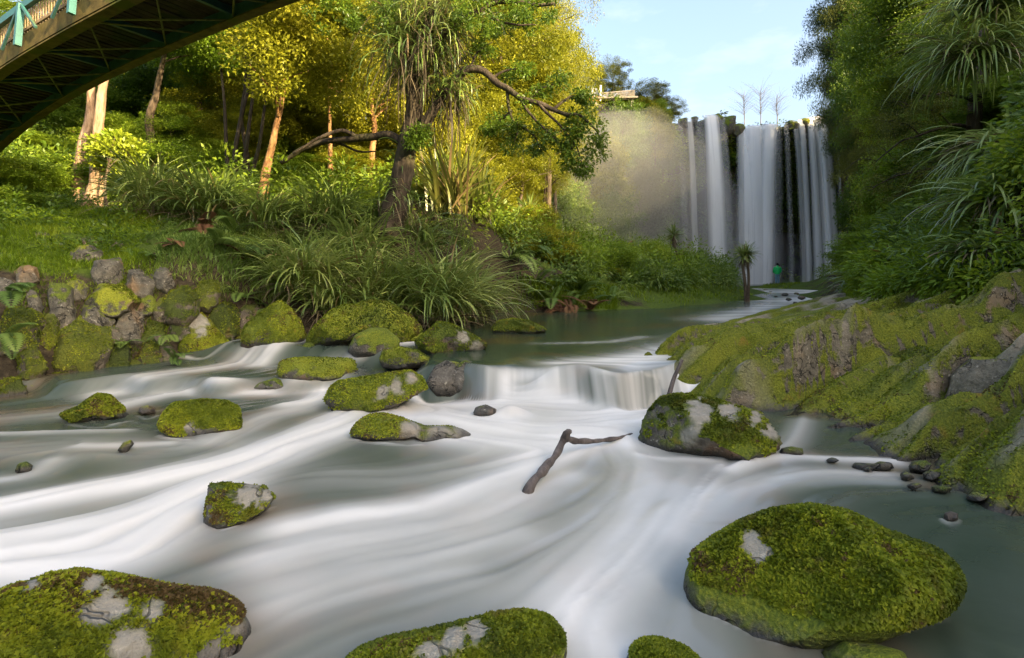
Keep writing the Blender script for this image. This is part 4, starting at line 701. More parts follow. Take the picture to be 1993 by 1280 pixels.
mkproto('bush', 'leafy_shrub', 'x', 'shrub', O3, tk(2.2, .1, .1), .06, (0, 0, 1.9), (1.5, 1.5, 1.6), 120, 190, .11, .055, 'green', 'bark', seed=8, rcl=.42, nlimb=18)
mkproto('fine', 'conifer_tree', 'x', 'tree', O3, tk(6, .2, .2), .13, (0, 0, 4.6), (2.4, 2.4, 2.4), 150, 260, .11, .025, 'pine', 'bark', seed=9, flat=.4, rcl=.6, pads=7, nlimb=22, shell=.25)
FIRST = {}
ORD = ['leftmost', 'second', 'third', 'fourth', 'fifth', 'sixth', 'seventh', 'eighth', 'ninth', 'tenth', 'eleventh', 'twelfth', 'thirteenth', 'fourteenth', 'fifteenth', 'sixteenth']
def row(items, what, where, cat, name, group):
    """items: (key, px, py, D, rpx, material, sq) sorted from left to right"""
    items = sorted(items, key=lambda a: a[1]); n = len(items)
    for k, a in enumerate(items):
        o_ = ORD[k] if k == 0 else ('rightmost' if k == n-1 else ORD[k]+' from the left')
        lab = f'{what} {where}, {o_}' if n > 1 else f'{what} {where}'
        plant_at(a[0], a[1], a[2], a[3], a[4], lab, cat, group, name=name, lm=a[5] if len(a) > 5 else None)
# --- left forest: trunks first
def trunk_tree(label, pts, D, wpx, bm, lm, cpx, cpy, crpx, seed, key=(.62, 130, 240, .115, .06), cat='tree', name='forest_tree', flat=.7, crz=1.0, nlimb=14):
    base = P(pts[0][0], pts[0][1], D); gz = h1(base[0], D)-.1; loc = np.array([base[0], D, gz]); tr = wpx/2/F*D
    q = [(0, 0, 0)]+[tuple(P(a, b, D)-loc) for a, b in pts[1:]]; cc = P(cpx, cpy, D+.4)-loc; R = crpx/F*D
    return make_tree(name, label, cat, loc, q, tr, tuple(cc), (R, R, R*crz), key[1], key[2], key[3], key[4], lm, bm, seed=seed, rcl=key[0], nlimb=nlimb, flat=flat)
trunk_tree('pale barked tree with a sunlit trunk, right one of the twin trunks', [(178, 410), (182, 330), (192, 250), (204, 180), (215, 120), (225, 20)], 15.5, 27, 'palebark', 'green', 250, -60, 120, 31, key=(.5, 60, 200, .115, .06))
trunk_tree('pale barked twin tree standing just left behind the sunlit trunk', [(158, 405), (158, 330), (166, 250), (172, 190), (178, 110), (180, 0)], 16.2, 24, 'palebark', 'green', 130, -110, 120, 32, key=(.5, 60, 200, .115, .06))
trunk_tree('grey brown forked tree between the pale twin trunks and the dark many stemmed tree', [(288, 330), (292, 280), (298, 225), (306, 170), (318, 110), (322, 40)], 18.5, 20, 'bark', 'lime', 340, 20, 120, 33, key=(.5, 70, 200, .115, .06))
trunk_tree('leaning orange barked tree with a lit trunk, right of the dark stems', [(506, 440), (512, 370), (518, 320), (530, 270), (545, 215), (552, 165), (560, 90)], 14.5, 20, 'orangebark', 'gold', 600, 70, 170, 34)
trunk_tree('straight orange trunk below the horizontal dark limb', [(640, 430), (640, 350), (641, 290), (643, 220), (645, 120)], 18, 13, 'orangebark', 'gold', 680, 90, 150, 35)
trunk_tree('short thick orange trunk close behind the big epiphyte tree', [(722, 420), (720, 350), (722, 290), (726, 220), (730, 120)], 20, 20, 'orangebark', 'gold', 750, 120, 150, 36)
dm = trunk_tree('dark slender tree with several upright stems, centre of the left forest', [(462, 420), (456, 340), (466, 260), (480, 180), (492, 100), (500, 20)], 17, 12, 'darkbark', 'lime', 470, 10, 130, 37, key=(.5, 80, 200, .115, .06))
for k, pts in enumerate([[(470, 420), (475, 330), (484, 250), (494, 170), (505, 60)], [(478, 420), (490, 340), (505, 280), (515, 210), (530, 130)], [(455, 420), (444, 330), (440, 270), (436, 190), (425, 90)], [(468, 420), (482, 320), (470, 230), (478, 150), (470, 40)]]):
    b0 = np.array(dm.location); g = Geo(); q = [P(a, b, 17+.15*k)-b0 for a, b in pts]; q[0][2] = -.1; add_tube(g, spline(q, 18), np.linspace(.085, .03, 18), 8); g.obj('stem', M['darkbark'], dm)
trunk_tree('thin bare stemmed sapling with pale leaves right of the twin trunks', [(208, 410), (205, 360), (214, 310), (222, 275)], 15, 6, 'bark', 'lime', 222, 290, 42, 38, key=(.25, 40, 90, .14, .07))
# --- crowns that fill the forest
G1 = 'trees of the sunlit forest on the left slope'
row([('broad', 390, 40, 21, 130, 'green'), ('broad2', 520, 130, 24, 120), ('broad', 610, 20, 22, 140), ('broad2', 660, 200, 22, 120), ('broad', 730, 60, 25, 140), ('broad2', 880, 330, 21, 95)], 'tall golden leaved tree', 'in the nearer left forest', 'tree', 'broadleaf_tree', G1)
row([('broad2', 850, 140, 27, 140), ('broad', 960, 110, 29, 150), ('broad', 920, 250, 26, 120), ('broad2', 1010, 290, 30, 90, 'gold')], 'golden tree', 'behind the arching dark branch', 'tree', 'broadleaf_tree', G1)
row([('pine', 1070, 110, 33, 100, 'gold'), ('pine', 1000, 40, 36, 120, 'gold'), ('fine', 1060, 240, 34, 80, 'gold')], 'wispy golden conifer', 'against the sky left of the clifftop platform', 'tree', 'conifer_tree', G1)
row([('green', 60, 330, 20, 130), ('green', 20, 200, 24, 150), ('green', 130, 240, 23, 120), ('green', 250, 220, 24, 120), ('green', 360, 200, 25, 130), ('green', 430, 290, 24, 110), ('broad', 300, 90, 27, 150, 'green')], 'deep green broadleaf tree', 'in the shade behind the pale trunks', 'tree', 'broadleaf_tree', 'green trees behind the pale trunks')
row([('broad', 100, 60, 34, 150, 'green'), ('broad2', 260, 20, 36, 160), ('broad', 430, 100, 36, 150), ('broad2', 560, 40, 38, 150), ('broad', 690, 30, 38, 150), ('broad2', 800, 20, 40, 150), ('broad', 600, 260, 32, 110, 'green'), ('broad', 760, 250, 32, 110, 'gold'), ('broad2', 520, 260, 31, 100, 'green'), ('broad', 0, 80, 30, 160, 'green')], 'far forest tree', 'at top left', 'tree', 'broadleaf_tree', 'far trees at the top of the left slope')
row([('fine', 1000, 380, 33, 80, 'gold'), ('green', 960, 410, 28, 60, 'gold')], 'misty tree', 'at the foot of the left cliff', 'tree', 'broadleaf_tree', 'trees in the mist below the cliff')
row([('broad', 40, 250, 26, 130, 'green'), ('broad2', 170, 330, 22, 90, 'green'), ('broad', 340, 290, 23, 100, 'green'), ('broad2', 230, 110, 25, 120, 'gold'), ('broad', 440, 230, 26, 110, 'lime'), ('broad2', 560, 230, 25, 100, 'gold'), ('broad', 640, 300, 24, 90, 'gold'), ('broad2', 700, 210, 26, 110, 'gold'), ('broad', 800, 330, 23, 90, 'gold'), ('broad', 850, 230, 25, 110, 'gold'), ('broad2', 380, 130, 28, 120, 'gold'), ('broad2', 490, 330, 22, 80, 'lime'), ('broad', 900, 180, 32, 130, 'gold')], 'leafy young tree', 'filling a gap of the left forest', 'tree', 'young_tree', 'young trees filling the left forest')
row([('green', 30, 270, 19, 90, 'lime'), ('green', 120, 300, 20, 80, 'green'), ('green', 250, 270, 20, 90, 'lime'), ('green', 340, 260, 19.5, 80, 'lime'), ('green', 410, 220, 21, 90, 'gold'), ('green', 430, 310, 19, 70, 'lime'), ('green', 490, 250, 20, 80, 'gold'), ('green', 570, 240, 20.5, 80, 'gold'), ('green', 600, 330, 19, 60, 'lime'), ('green', 680, 320, 19.5, 70, 'gold'), ('green', 300, 180, 23, 90, 'green')], 'bright leafed sapling', 'in the middle storey of the left forest', 'tree', 'sapling', 'saplings in the left forest')
row([('bush', 1040, 400, 44, 80, 'green'), ('bush', 1100, 300, 47, 75, 'pine'), ('bush', 1160, 360, 47, 70, 'gold'), ('bush', 1215, 270, 49, 55, 'green'), ('bush', 1090, 430, 43, 70, 'lime'), ('bush', 1250, 400, 50, 60, 'pine'), ('bush', 1190, 450, 45, 60, 'green'), ('bush', 1275, 260, 51.5, 40, 'gold'), ('bush', 1120, 330, 48, 40, 'pine'), ('bush', 1180, 420, 49, 44, 'green'), ('bush', 1240, 350, 50, 36, 'pine'), ('bush', 1270, 440, 52, 40, 'green'), ('bush', 1110, 460, 46, 44, 'dark'), ('bush', 1200, 300, 49.5, 30, 'lime'), ('bush', 1290, 300, 53, 28, 'green'), ('bush', 1220, 480, 50, 40, 'dark')], 'clinging bush', 'on the misty face of the left cliff', 'shrub', 'cliff_bush', 'bushes on the cliff face')
row([('pine', 1010, 150, 38, 120, 'gold'), ('broad2', 1080, 180, 40, 90, 'gold'), ('broad2', 1040, 300, 40, 90, 'gold'), ('pine', 930, 30, 40, 120, 'gold')], 'large golden tree', 'on the slope that rises to the clifftop platform', 'tree', 'slope_tree', 'golden trees below the platform')
row([('bush', 1120, 206, 52.5, 30, 'gold'), ('bush', 1252, 208, 55, 26, 'gold'), ('bush', 1282, 216, 56.5, 22, 'lime'), ('bush', 1150, 205, 53, 30, 'green'), ('bush', 1222, 212, 54, 14, 'green')], 'small bush', 'on the rim of the cliff near the platform', 'shrub', 'rim_bush', 'bushes on the cliff rim')
row([('pine', 1650, 60, 46, 85, 'dark'), ('pine', 1730, -20, 40, 110, 'pine'), ('pine', 1640, 60, 52, 60, 'pine'), ('pine', 1760, -80, 44, 110, 'dark'), ('pine', 1840, -150, 46, 130, 'dark'), ('pine', 1700, -110, 50, 110, 'dark')], 'tall conifer', 'on the rim above the right rock wall', 'tree', 'rim_conifer', 'conifers on the right rim')
# --- understory
row([('bush', 40, 340, 15, 80, 'lime'), ('bush', 110, 330, 17, 70, 'lime'), ('shrub', 20, 410, 13, 55), ('bush', 240, 330, 17, 75, 'lime'), ('bush', 330, 330, 17, 80, 'lime'), ('bush', 400, 350, 17.5, 70), ('shrub', 90, 405, 15.2, 40), ('bush', 260, 300, 20, 70)], 'leafy green shrub', 'under the trees near the pale twin trunks', 'shrub', 'leafy_shrub', 'shrubs under the left trees')
row([('bush', 470, 380, 16, 70, 'lime'), ('bush', 560, 370, 17, 80, 'lime'), ('bush', 610, 400, 16, 70), ('bush', 690, 380, 17, 80, 'lime'), ('shrub', 560, 430, 14, 50, 'lime'), ('bush', 580, 320, 21, 80, 'green'), ('bush', 660, 340, 21, 70, 'dark')], 'yellow green shrub', 'between the orange trunks', 'shrub', 'leafy_shrub', 'shrubs between the orange trunks')
row([('bush', 985, 450, 20, 60, 'gold'), ('bush', 1040, 440, 21.5, 50, 'gold'), ('shrub2', 1075, 470, 20, 45, 'gold'), ('shrub', 1010, 490, 18.5, 40, 'gold'), ('bush', 830, 370, 18, 80, 'gold'), ('bush', 880, 420, 18.5, 70, 'gold'), ('bush', 930, 380, 22, 70, 'gold'), ('bush', 850, 300, 20, 70, 'gold')], 'gold lit shrub', 'right of the big epiphyte tree', 'shrub', 'leafy_shrub', 'gold shrubs right of the big tree')
row([('shrub2', 1150, 500, 20, 46, 'lime'), ('shrub', 1090, 490, 20, 50, 'gold'), ('shrub2', 1210, 505, 21, 44), ('shrub2', 1265, 500, 23, 42), ('shrub', 1180, 525, 21, 36, 'gold'), ('shrub2', 1310, 520, 26, 36), ('shrub', 1240, 530, 22, 36, 'green'), ('shrub', 1360, 525, 27, 34), ('shrub2', 1400, 530, 29, 30), ('shrub', 1120, 540, 18, 40, 'green'), ('shrub', 1290, 545, 21.5, 26, 'green')], 'low bright shrub', 'along the far bank before the falls', 'shrub', 'leafy_shrub', 'shrubs on the far bank')
# --- clifftop
for key, px, py, D, r, lab, lm in [('broad2', 1190, 150, 58, 42, 'dense conifer on the clifftop directly behind the platform', 'pine'), ('broad', 1258, 185, 60, 46, 'dark round conifer on the clifftop right of the platform', 'pine'), ('broad2', 1302, 210, 61, 34, 'lowest clifftop conifer, nearest the left end of the falls', 'pine'), ('broad2', 1140, 160, 56, 40, 'golden conifer on the clifftop left of the platform', 'gold')]:
    plant_at(key, px, py, D, r, lab, 'tree', 'conifers on the clifftop', name='conifer_tree', lm=lm)
# --- right side trees
RT = [('pine', 1668, 110, 47, 75, 'dark conifer leaning over the right end of the falls', 'pine'), ('pine', 1690, 40, 42, 110, 'tall blue green conifer at the top of the right slope', 'pine'), ('fine', 1640, 170, 50, 42, 'small conifer on the lip right of the falls', 'pine'), ('green', 1700, 180, 38, 75, 'dark broadleaf tree below the tall conifer on the right slope', 'green'),
      ('fine', 1690, 290, 33, 60, 'wispy conifer hanging over the grey rock face', 'pine'), ('fine', 1690, 350, 30, 42, 'lowest wispy conifer with a bough reaching towards the falls', 'pine'), ('broad', 1800, 40, 26, 150, 'tall dark tree at the top of the right slope', 'green'), ('green', 1770, 170, 27, 90, 'bright green tree in the middle of the right slope', 'lime'), ('fine', 1800, 240, 22, 110, 'tree with thin bare twigs in front of the right slope', 'pine'),
      ('broad2', 1900, 60, 20, 160, 'dark tree overhanging the top right corner', 'green'), ('green', 1960, 200, 15, 150, 'shady tree at the right picture edge', 'green'), ('broad', 1880, -60, 24, 180, 'tall tree whose crown fills the top right edge', 'green'), ('green', 1740, 120, 33, 80, 'mid green tree left of the tall dark one on the right slope', 'green')]
for key, px, py, D, r, lab, lm in RT: plant_at(key, px, py, D, r, lab, 'tree', 'trees of the right slope', name='hillside_tree', lm=lm)
row([('bush', 1690, 480, 16, 70, 'lime'), ('bush', 1760, 440, 17, 85, 'lime'), ('bush', 1830, 400, 16, 90, 'lime'), ('bush', 1900, 380, 13, 100, 'green'), ('bush', 1960, 430, 10, 110, 'lime'), ('shrub2', 1720, 520, 12, 60), ('shrub2', 1790, 500, 11, 70), ('shrub2', 1860, 480, 10, 80), ('shrub', 1930, 480, 9, 80, 'lime'), ('shrub2', 1660, 530, 15, 40), ('bush', 1740, 380, 22, 70, 'lime'), ('bush', 1840, 320, 20, 90, 'green'), ('bush', 1930, 300, 16, 100, 'dark'), ('bush', 1685, 420, 24, 50, 'green'), ('shrub2', 1970, 500, 8, 70), ('shrub2', 1680, 560, 13, 36)], 'bright green shrub', 'on the right slope above the shelf', 'shrub', 'hillside_shrub', 'shrubs of the right slope')
# ------------------------------------------------------------------ the big epiphyte tree
D0 = 12.6; b = P(760, 430, D0); loc = np.array([b[0], D0, h1(b[0], D0)-.1]); R_ = lambda x, y, dd=0: P(x, y, D0+dd)-loc
big = thing('epiphyte_tree', 'big dark tree hung with strap leaved epiphytes in the middle of the picture', 'tree', loc); rg = np.random.default_rng(40); g = Geo()
tp = spline([R_(752, 460), R_(768, 400), R_(786, 320), R_(800, 250), R_(806, 190), R_(815, 120), R_(835, 40), R_(850, -60), R_(860, -160)], 40); tp = tp+.03*np.stack([vn(tp*1.4, 3), vn(tp*1.4, 4), tp[:, 0]*0], -1)
add_tube(g, tp, np.interp(np.linspace(0, 1, 40), [0, .08, .3, .45, 1], [.36, .28, .21, .19, .13])*(1+.10*vn(tp*4, 5)), 14)
br = []
def bl(pts, r0, r1, n=26):
    q = spline([R_(*p) for p in pts], n); q = q+.05*np.stack([vn(q*2.2, 6), vn(q*2.2, 7), vn(q*2.2, 8)], -1); add_tube(g, q, np.linspace(r0, r1, n)*(1+.12*vn(q*6, 9)), 8); return q
m1 = bl([(805, 275), (830, 235, -.2), (865, 185, -.3), (900, 140, -.4), (935, 134, -.5), (975, 165, -.6), (1010, 190, -.7), (1060, 203, -.8), (1110, 225, -.9)], .125, .04, 44)
subs = [[(985, 175, -.6), (990, 215, -.6), (1005, 250, -.7), (1000, 285, -.7)], [(1010, 190, -.7), (1040, 230, -.8), (1075, 265, -.8), (1100, 290, -.8)], [(1050, 200, -.8), (1085, 240, -.9), (1120, 280, -.9), (1135, 325, -1)], [(1100, 222, -.9), (1135, 225, -1), (1160, 255, -1), (1165, 280, -1)], [(1080, 210, -.8), (1110, 190, -.8), (1140, 195, -.8)],
        [(960, 150, -.5), (990, 135, -.5), (1020, 130, -.5)], [(995, 215, -.6), (970, 240, -.5), (960, 260, -.5)], [(1030, 200, -.7), (1050, 175, -.7), (1090, 165, -.7)], [(1005, 240, -.7), (1035, 260, -.7), (1050, 290, -.8)], [(1120, 280, -.9), (1105, 300, -.9), (1100, 320, -.9)], [(920, 135, -.4), (930, 100, -.3), (960, 80, -.3)]]
tips = []
for s_ in subs: q = bl(s_, .035, .010, 14); tips += [q[-1], q[-4], q[-7]]
bl([(795, 285), (760, 262, .3), (700, 268, .6), (640, 276, .9), (590, 290, 1.2), (545, 318, 1.4)], .11, .05); bl([(700, 268, .6), (660, 255, .6), (610, 275, .7), (570, 300, .8)], .06, .02); bl([(650, 276, .9), (690, 290, .9), (730, 295, .8)], .04, .015)
bl([(812, 150), (790, 100, .2), (760, 50, .4), (740, -30, .5)], .11, .06); bl([(825, 110), (870, 60, -.2), (930, 20, -.4), (1000, 0, -.5), (1080, 10, -.6)], .09, .03); bl([(930, 20, -.4), (980, 40, -.4), (1040, 50, -.5)], .04, .015)
g.obj('trunk', M['darkbark'], big)
g = Geo(); cen = []; 
for tpt in tips: cen += [tpt+rg.normal(0, .10, 3) for _ in range(2)]
for x, y in [(1130, 215), (1150, 240), (1160, 270), (1140, 300), (1130, 330), (1110, 260), (1090, 240), (1120, 200), (1090, 190), (1060, 240), (1030, 215), (1070, 280), (1000, 255), (960, 245), (1020, 280), (1100, 215), (1145, 270), (1125, 245), (1040, 185), (985, 230), (1155, 225), (1165, 255), (1130, 310)]: cen.append(R_(x, y, -.8)+rg.normal(0, .15, 3))
for _ in range(60): cen.append(R_(rg.uniform(870, 1090), rg.uniform(-60, 62), -.4+rg.normal(0, .5)))
for _ in range(50): cen.append(R_(rg.uniform(600, 800), rg.uniform(-80, 60), .4+rg.normal(0, .5)))
for _ in range(14): cen.append(R_(rg.uniform(800, 830), rg.uniform(250, 280), -.4+rg.normal(0, .1)))
crown_geo(g, cen, [.20]*len(cen), 90, .085, .04, rg, .7, .7, .2); g.obj('crown', M['green'], big)
def skirt(label, x, y, dd, n, L, seed, mat='flax', up=.9, parent=None, name='strap_epiphyte', rr=.22):
    rg = np.random.default_rng(seed); o = P(x, y, D0+dd); r = thing(name, label, 'epiphyte', o); g = Geo(); az = rg.uniform(0, 2*np.pi, n); base_ = np.stack([rg.normal(0, rr, n), rg.normal(0, rr, n), rg.normal(0, rr*1.2, n)], -1)
    straps(g, base_, az, rg.uniform(-.3, up, n), rg.uniform(1.2, 2.3, n), L*rg.uniform(.6, 1.15, n), rg.uniform(.022, .04, n), 7); g.obj('leaf_rosette', M[mat], r)
    g = Geo(); m = n//2; az = rg.uniform(0, 2*np.pi, m); straps(g, base_[:m]-[0, 0, .15], az, rg.uniform(-1.3, -.5, m), rg.uniform(.3, .9, m), L*rg.uniform(.8, 1.4, m), rg.uniform(.015, .03, m), 6); g.obj('dead_leaf_skirt', M['deadstrap'], r); return r
skirt('huge mass of drooping strap leaves wrapped round the upper trunk of the central tree', 815, 110, 0, 420, 1.25, 1, rr=.30)
skirt('strap leaf clump high on the central tree, cut by the top edge', 850, 20, 0, 380, 1.2, 2, rr=.34)
skirt('left lobe of hanging strap leaves on the central tree top', 775, 50, .2, 240, 1.0, 3, rr=.25)
skirt('smaller strap leaf clump at the fork of the arching branch', 882, 175, -.35, 150, .75, 4, rr=.14)
skirt('brown fringed strap leaf clump low on the central trunk', 770, 380, .1, 130, .8, 5, rr=.16)
skirt('little strap leaf tuft midway up the central trunk', 790, 300, .2, 60, .6, 6, rr=.10)
# ------------------------------------------------------------------ twiggy tree on the right slope
D1 = 14.5; b = P(1902, 440, D1); loc = np.array([b[0], D1, b[2]-.6]); Q_ = lambda x, y, dd=0: P(x, y, D1+dd)-loc
tw = thing('twiggy_tree', 'dark trunked tree with bare twigs reaching left across the right slope', 'tree', loc); g = Geo(); rg = np.random.default_rng(55); tips = []
add_tube(g, spline([Q_(1905, 480), Q_(1900, 400), Q_(1903, 320), Q_(1896, 240), Q_(1905, 150), Q_(1915, 60)], 24), np.linspace(.24, .12, 24), 10)
for pts, r0 in [([(1896, 250), (1850, 245, -.3), (1790, 262, -.6), (1740, 285, -.8), (1700, 320, -1)], .05), ([(1900, 300), (1850, 312, -.3), (1800, 330, -.5), (1740, 345, -.8), (1690, 372, -1)], .045), ([(1790, 262, -.6), (1760, 240, -.7), (1720, 235, -.8)], .02), ([(1800, 330, -.5), (1770, 360, -.6), (1745, 380, -.7)], .02), ([(1898, 200), (1850, 180, -.4), (1800, 185, -.8), (1760, 170, -1)], .045), ([(1850, 245, -.3), (1820, 215, -.4), (1800, 205, -.5)], .02), ([(1903, 340), (1930, 330, -.3), (1970, 325, -.5), (2000, 318, -.6)], .05)]:
    q = spline([Q_(*p) for p in pts], 18); q = q+.05*np.stack([vn(q*2.5, 6), vn(q*2.5, 7), vn(q*2.5, 8)], -1); add_tube(g, q, np.linspace(r0, .010, 18), 6); tips += [q[-1], q[-4], q[-8], q[-12]]
    for _ in range(5): k = rg.integers(5, 17); e = q[k]+np.array([rg.normal(0, .3), rg.normal(0, .3), rg.uniform(-.5, .25)]); limb(g, q[k], e, .012, .004, rg, .1, 4, 6); tips.append(e)
g.obj('trunk', M['darkbark'], tw); g = Geo(); crown_geo(g, [t_+rg.normal(0, .12, 3) for t_ in tips for _ in range(2)], [.24]*(2*len(tips)), 70, .07, .022, rg, .45, .8, .1); g.obj('crown', M['pine'], tw)
# ------------------------------------------------------------------ strap leaf clumps on the ground
def flax(label, px, py, D, spread, n, seed, mat='flax', up=(.7, 1.5), droop=(1.0, 2.4), wd=(.026, .046), z=None, cat='strap plant', group=None, name='strap_leaf_clump', dead=.25, rr=.12):
    n = int(n*1.7); rg = np.random.default_rng(seed); c = P(px, py, D); gz = h1(c[0], D) if z is None else z; L = spread/F*D*1.1; r = thing(name, label, cat, (c[0], D, gz), group); g = Geo()
    base_ = np.stack([rg.normal(0, rr*L, n), rg.normal(0, rr*L, n), rg.uniform(-.05, .12, n)], -1); az = rg.uniform(0, 2*np.pi, n)
    straps(g, base_, az, rg.uniform(*up, n), rg.uniform(*droop, n), L*rg.uniform(.55, 1.1, n), rg.uniform(*wd, n), 8); g.obj('leaf_tuft', M[mat], r)
    if dead:
        m = int(n*dead); g = Geo(); straps(g, base_[:m], rg.uniform(0, 6.28, m), rg.uniform(-.1, .5, m), rg.uniform(.8, 1.6, m), L*rg.uniform(.5, .9, m), rg.uniform(.015, .025, m), 6); g.obj('dead_leaf_tuft', M['deadstrap'], r)
    return r
for a in [('large strap leaf clump overhanging the river below the central tree', 720, 505, 11.2, 200, 420, 1), ('blue green strap leaf clump drooping towards the river right of the central tree', 850, 500, 11.6, 190, 420, 2), ('bright strap leaf clump hanging over the pyramid boulder', 590, 520, 10.4, 150, 330, 3), ('strap leaf clump at the base of the central trunk', 690, 440, 12.2, 150, 300, 4), ('strap leaf clump with the longest outer leaves above the upper pool', 915, 535, 12.6, 130, 260, 5),
          ('pale green strap leaf clump just left of the central trunk foot', 640, 460, 12.8, 140, 260, 6), ('dark strap leaf clump on the slope right of the pale twin trunks', 300, 420, 13, 140, 260, 7), ('silvery strap leaf clump above the brown ferns', 410, 415, 12.6, 140, 300, 8), ('strap leaf clump at the foot of the leaning orange tree', 520, 455, 12.4, 110, 180, 9), ('upright strap leaf clump right behind the central trunk', 800, 440, 13.6, 150, 240, 10),
          ('low dark strap leaf tuft under the clumps at the pool edge', 790, 570, 11.6, 120, 220, 11), ('strap leaf clump hanging between the two big clumps', 640, 560, 10.2, 110, 240, 12)]:
    flax(*a)
for a in [('tall pale flax with stiff spreading blades behind the central clumps', 880, 440, 16, 150, 90, 21, 'flaxgold'), ('tall pale flax leaning right beside the sunlit bush', 930, 450, 17, 120, 80, 22, 'flaxgold'), ('stiff upright golden flax left of the mist', 1103, 490, 21, 75, 60, 23, 'flaxgold'), ('short stiff flax in front of the misty cliff', 1180, 500, 25, 55, 50, 24, 'flaxgold'), ('stiff flax group left of the small cabbage tree', 1280, 500, 29, 50, 60, 25, 'flax')]:
    flax(*a, up=(.9, 1.5), droop=(.1, 1.1), wd=(.05, .09), dead=.1, rr=.1)
for a in [('silvery strap leaf plant at the water edge of the right slope', 1690, 560, 14, 80, 160, 31), ('strap leaf plant high on the right slope at the picture edge', 1960, 300, 9.5, 150, 220, 32), ('dark strap leaf epiphyte drooping from the top right corner', 1900, 110, 12, 150, 220, 33), ('blue green strap leaf clump hanging down the right slope', 1950, 400, 8, 150, 180, 34), ('long strap leaf epiphyte at the very top right edge', 1930, 10, 12, 150, 220, 35), ('strap leaf tuft in the shrubs above the right shelf', 1900, 500, 7.6, 110, 130, 36), ('fine grassy tuft hanging over the far end of the shelf', 1660, 575, 15.5, 50, 120, 37), ('strap leaf tuft low on the right slope beside the falls', 1700, 470, 18, 70, 90, 38), ('arching grassy tuft in the middle of the right slope', 1800, 440, 14, 90, 110, 39), ('grassy tuft just above the grey slab of the right shelf', 1840, 535, 10, 70, 110, 40), ('drooping strap leaf tuft under the dark trunk on the right slope', 1890, 440, 11.5, 100, 120, 41)]:
    z = P(a[1], a[2], a[3])[2]; flax(*a, up=(-.2, .9), droop=(1.0, 2.0), z=z, cat='strap plant', dead=.35)
# ------------------------------------------------------------------ ferns
def fern(label, px, py, D, L, n, seed, mat='fern', az0=None, up=(.3, 1.1), group=None, z=None):
    rg = np.random.default_rng(seed); c = P(px, py, D); gz = h1(c[0], D)+.05 if z is None else z; r = thing('fern', label, 'fern', (c[0], D, gz), group)
    for k in range(n):
        g = Geo(); az = rg.uniform(0, 6.28) if az0 is None else az0+rg.normal(0, .8); fern_frond(g, np.zeros(3), az, rg.uniform(*up), rg.uniform(.9, 1.9), L*rg.uniform(.7, 1.15), 20, .2, rg.uniform(.25, .8)); g.obj('frond', M[mat], r)
FN = [(20, 585, 7.0, .7, 6, 'fern', 'fern arching in from the left picture edge'), (10, 660, 6.6, .6, 5, 'fern', 'shaded fern at the left edge above the dark hollow'), (430, 490, 10.2, .8, 8, 'fern', 'green fern above the mossy rocks'), (480, 500, 10.4, .75, 7, 'deadfern', 'withered brown fern among the green ones'), (510, 480, 10.8, .8, 8, 'fern', 'fern with pale fronds right of the brown fern'), (400, 460, 11, .7, 6, 'deadfern', 'brown fern under the silvery strap leaves'), (470, 540, 9.8, .6, 7, 'fern', 'dark fern hanging above the pyramid boulder'), (455, 455, 11.5, .8, 7, 'fern', 'fern below the strap leaf clump'), (540, 540, 10, .55, 6, 'fern', 'small fern behind the pyramid boulder'),
      (990, 510, 17, 1.3, 9, 'fern', 'large fern right of the hanging strap leaves'), (1020, 480, 19, 1.3, 8, 'fern', 'tall fern before the sunlit bush'), (960, 545, 14.6, .9, 7, 'deadfern', 'reddish brown fern at the upper pool edge'), (1075, 560, 16.6, 1.0, 9, 'fern', 'blue grey fern drooping over the upper pool'), (1110, 575, 16.4, .9, 9, 'deadfern', 'brown fern hanging to the water on the far bank'), (1150, 580, 16.6, .9, 8, 'deadfern', 'withered fern beside the bright grass bank'), (1130, 540, 17.4, 1.0, 8, 'fern', 'fern in the middle of the far bank'), (1190, 560, 17.8, .8, 7, 'fern', 'fern at the left end of the bright grass bank'),
      (1340, 530, 25, 1.3, 9, 'fern', 'dark fern right of the small cabbage tree'), (1400, 540, 26, 1.2, 9, 'fern', 'dark fern left of the double stemmed cabbage tree'), (1300, 510, 26, 1.3, 8, 'fern', 'fern behind the small cabbage tree'), (240, 670, 8.0, .35, 5, 'fern', 'small fern growing between the bank rocks'), (325, 655, 8.3, .4, 5, 'fern', 'bright fern left of the triangular boulder'), (340, 700, 7.9, .35, 5, 'fern', 'small fern hanging beside the triangular boulder foot'), (185, 560, 8.8, .3, 5, 'fern', 'small fern left of the broad dark brown block'), (300, 510, 9.3, .35, 6, 'fern', 'fern above the slanting tan stone'), (340, 500, 9.6, .4, 6, 'deadfern', 'brown fern at the top right of the bank wall'), (130, 540, 8.8, .35, 5, 'fern', 'fern behind the fluted stone'), (90, 560, 8.3, .3, 5, 'fern', 'fern between the white edged stone and fluted stone'), (250, 500, 9.5, .35, 6, 'fern', 'fern beside the rust coloured block top'), (1090, 585, 16.2, .8, 8, 'deadfern', 'reddish fern trailing in the upper pool'), (1010, 585, 15.6, .7, 8, 'deadfern', 'low rusty fern left of the blue grey fern'), (1045, 540, 17, 1.0, 8, 'fern', 'green fern above the rusty ones'), (920, 570, 13.8, .7, 7, 'deadfern', 'dead fern hanging under the right strap leaf clump'), (1390, 730, 6.35, .16, 6, 'fern', 'tiny pale fern tuft on the left tip of the right shelf')]
for k, (px, py, D, L, n, mat, lab) in enumerate(FN):
    zz = P(px, py, D)[2] if (D < 9 or px > 1380 and px < 1395) else None; fern(lab, px, py, D, L, n, 500+k, mat, az0=(None if D > 9 else -1.2), z=zz)
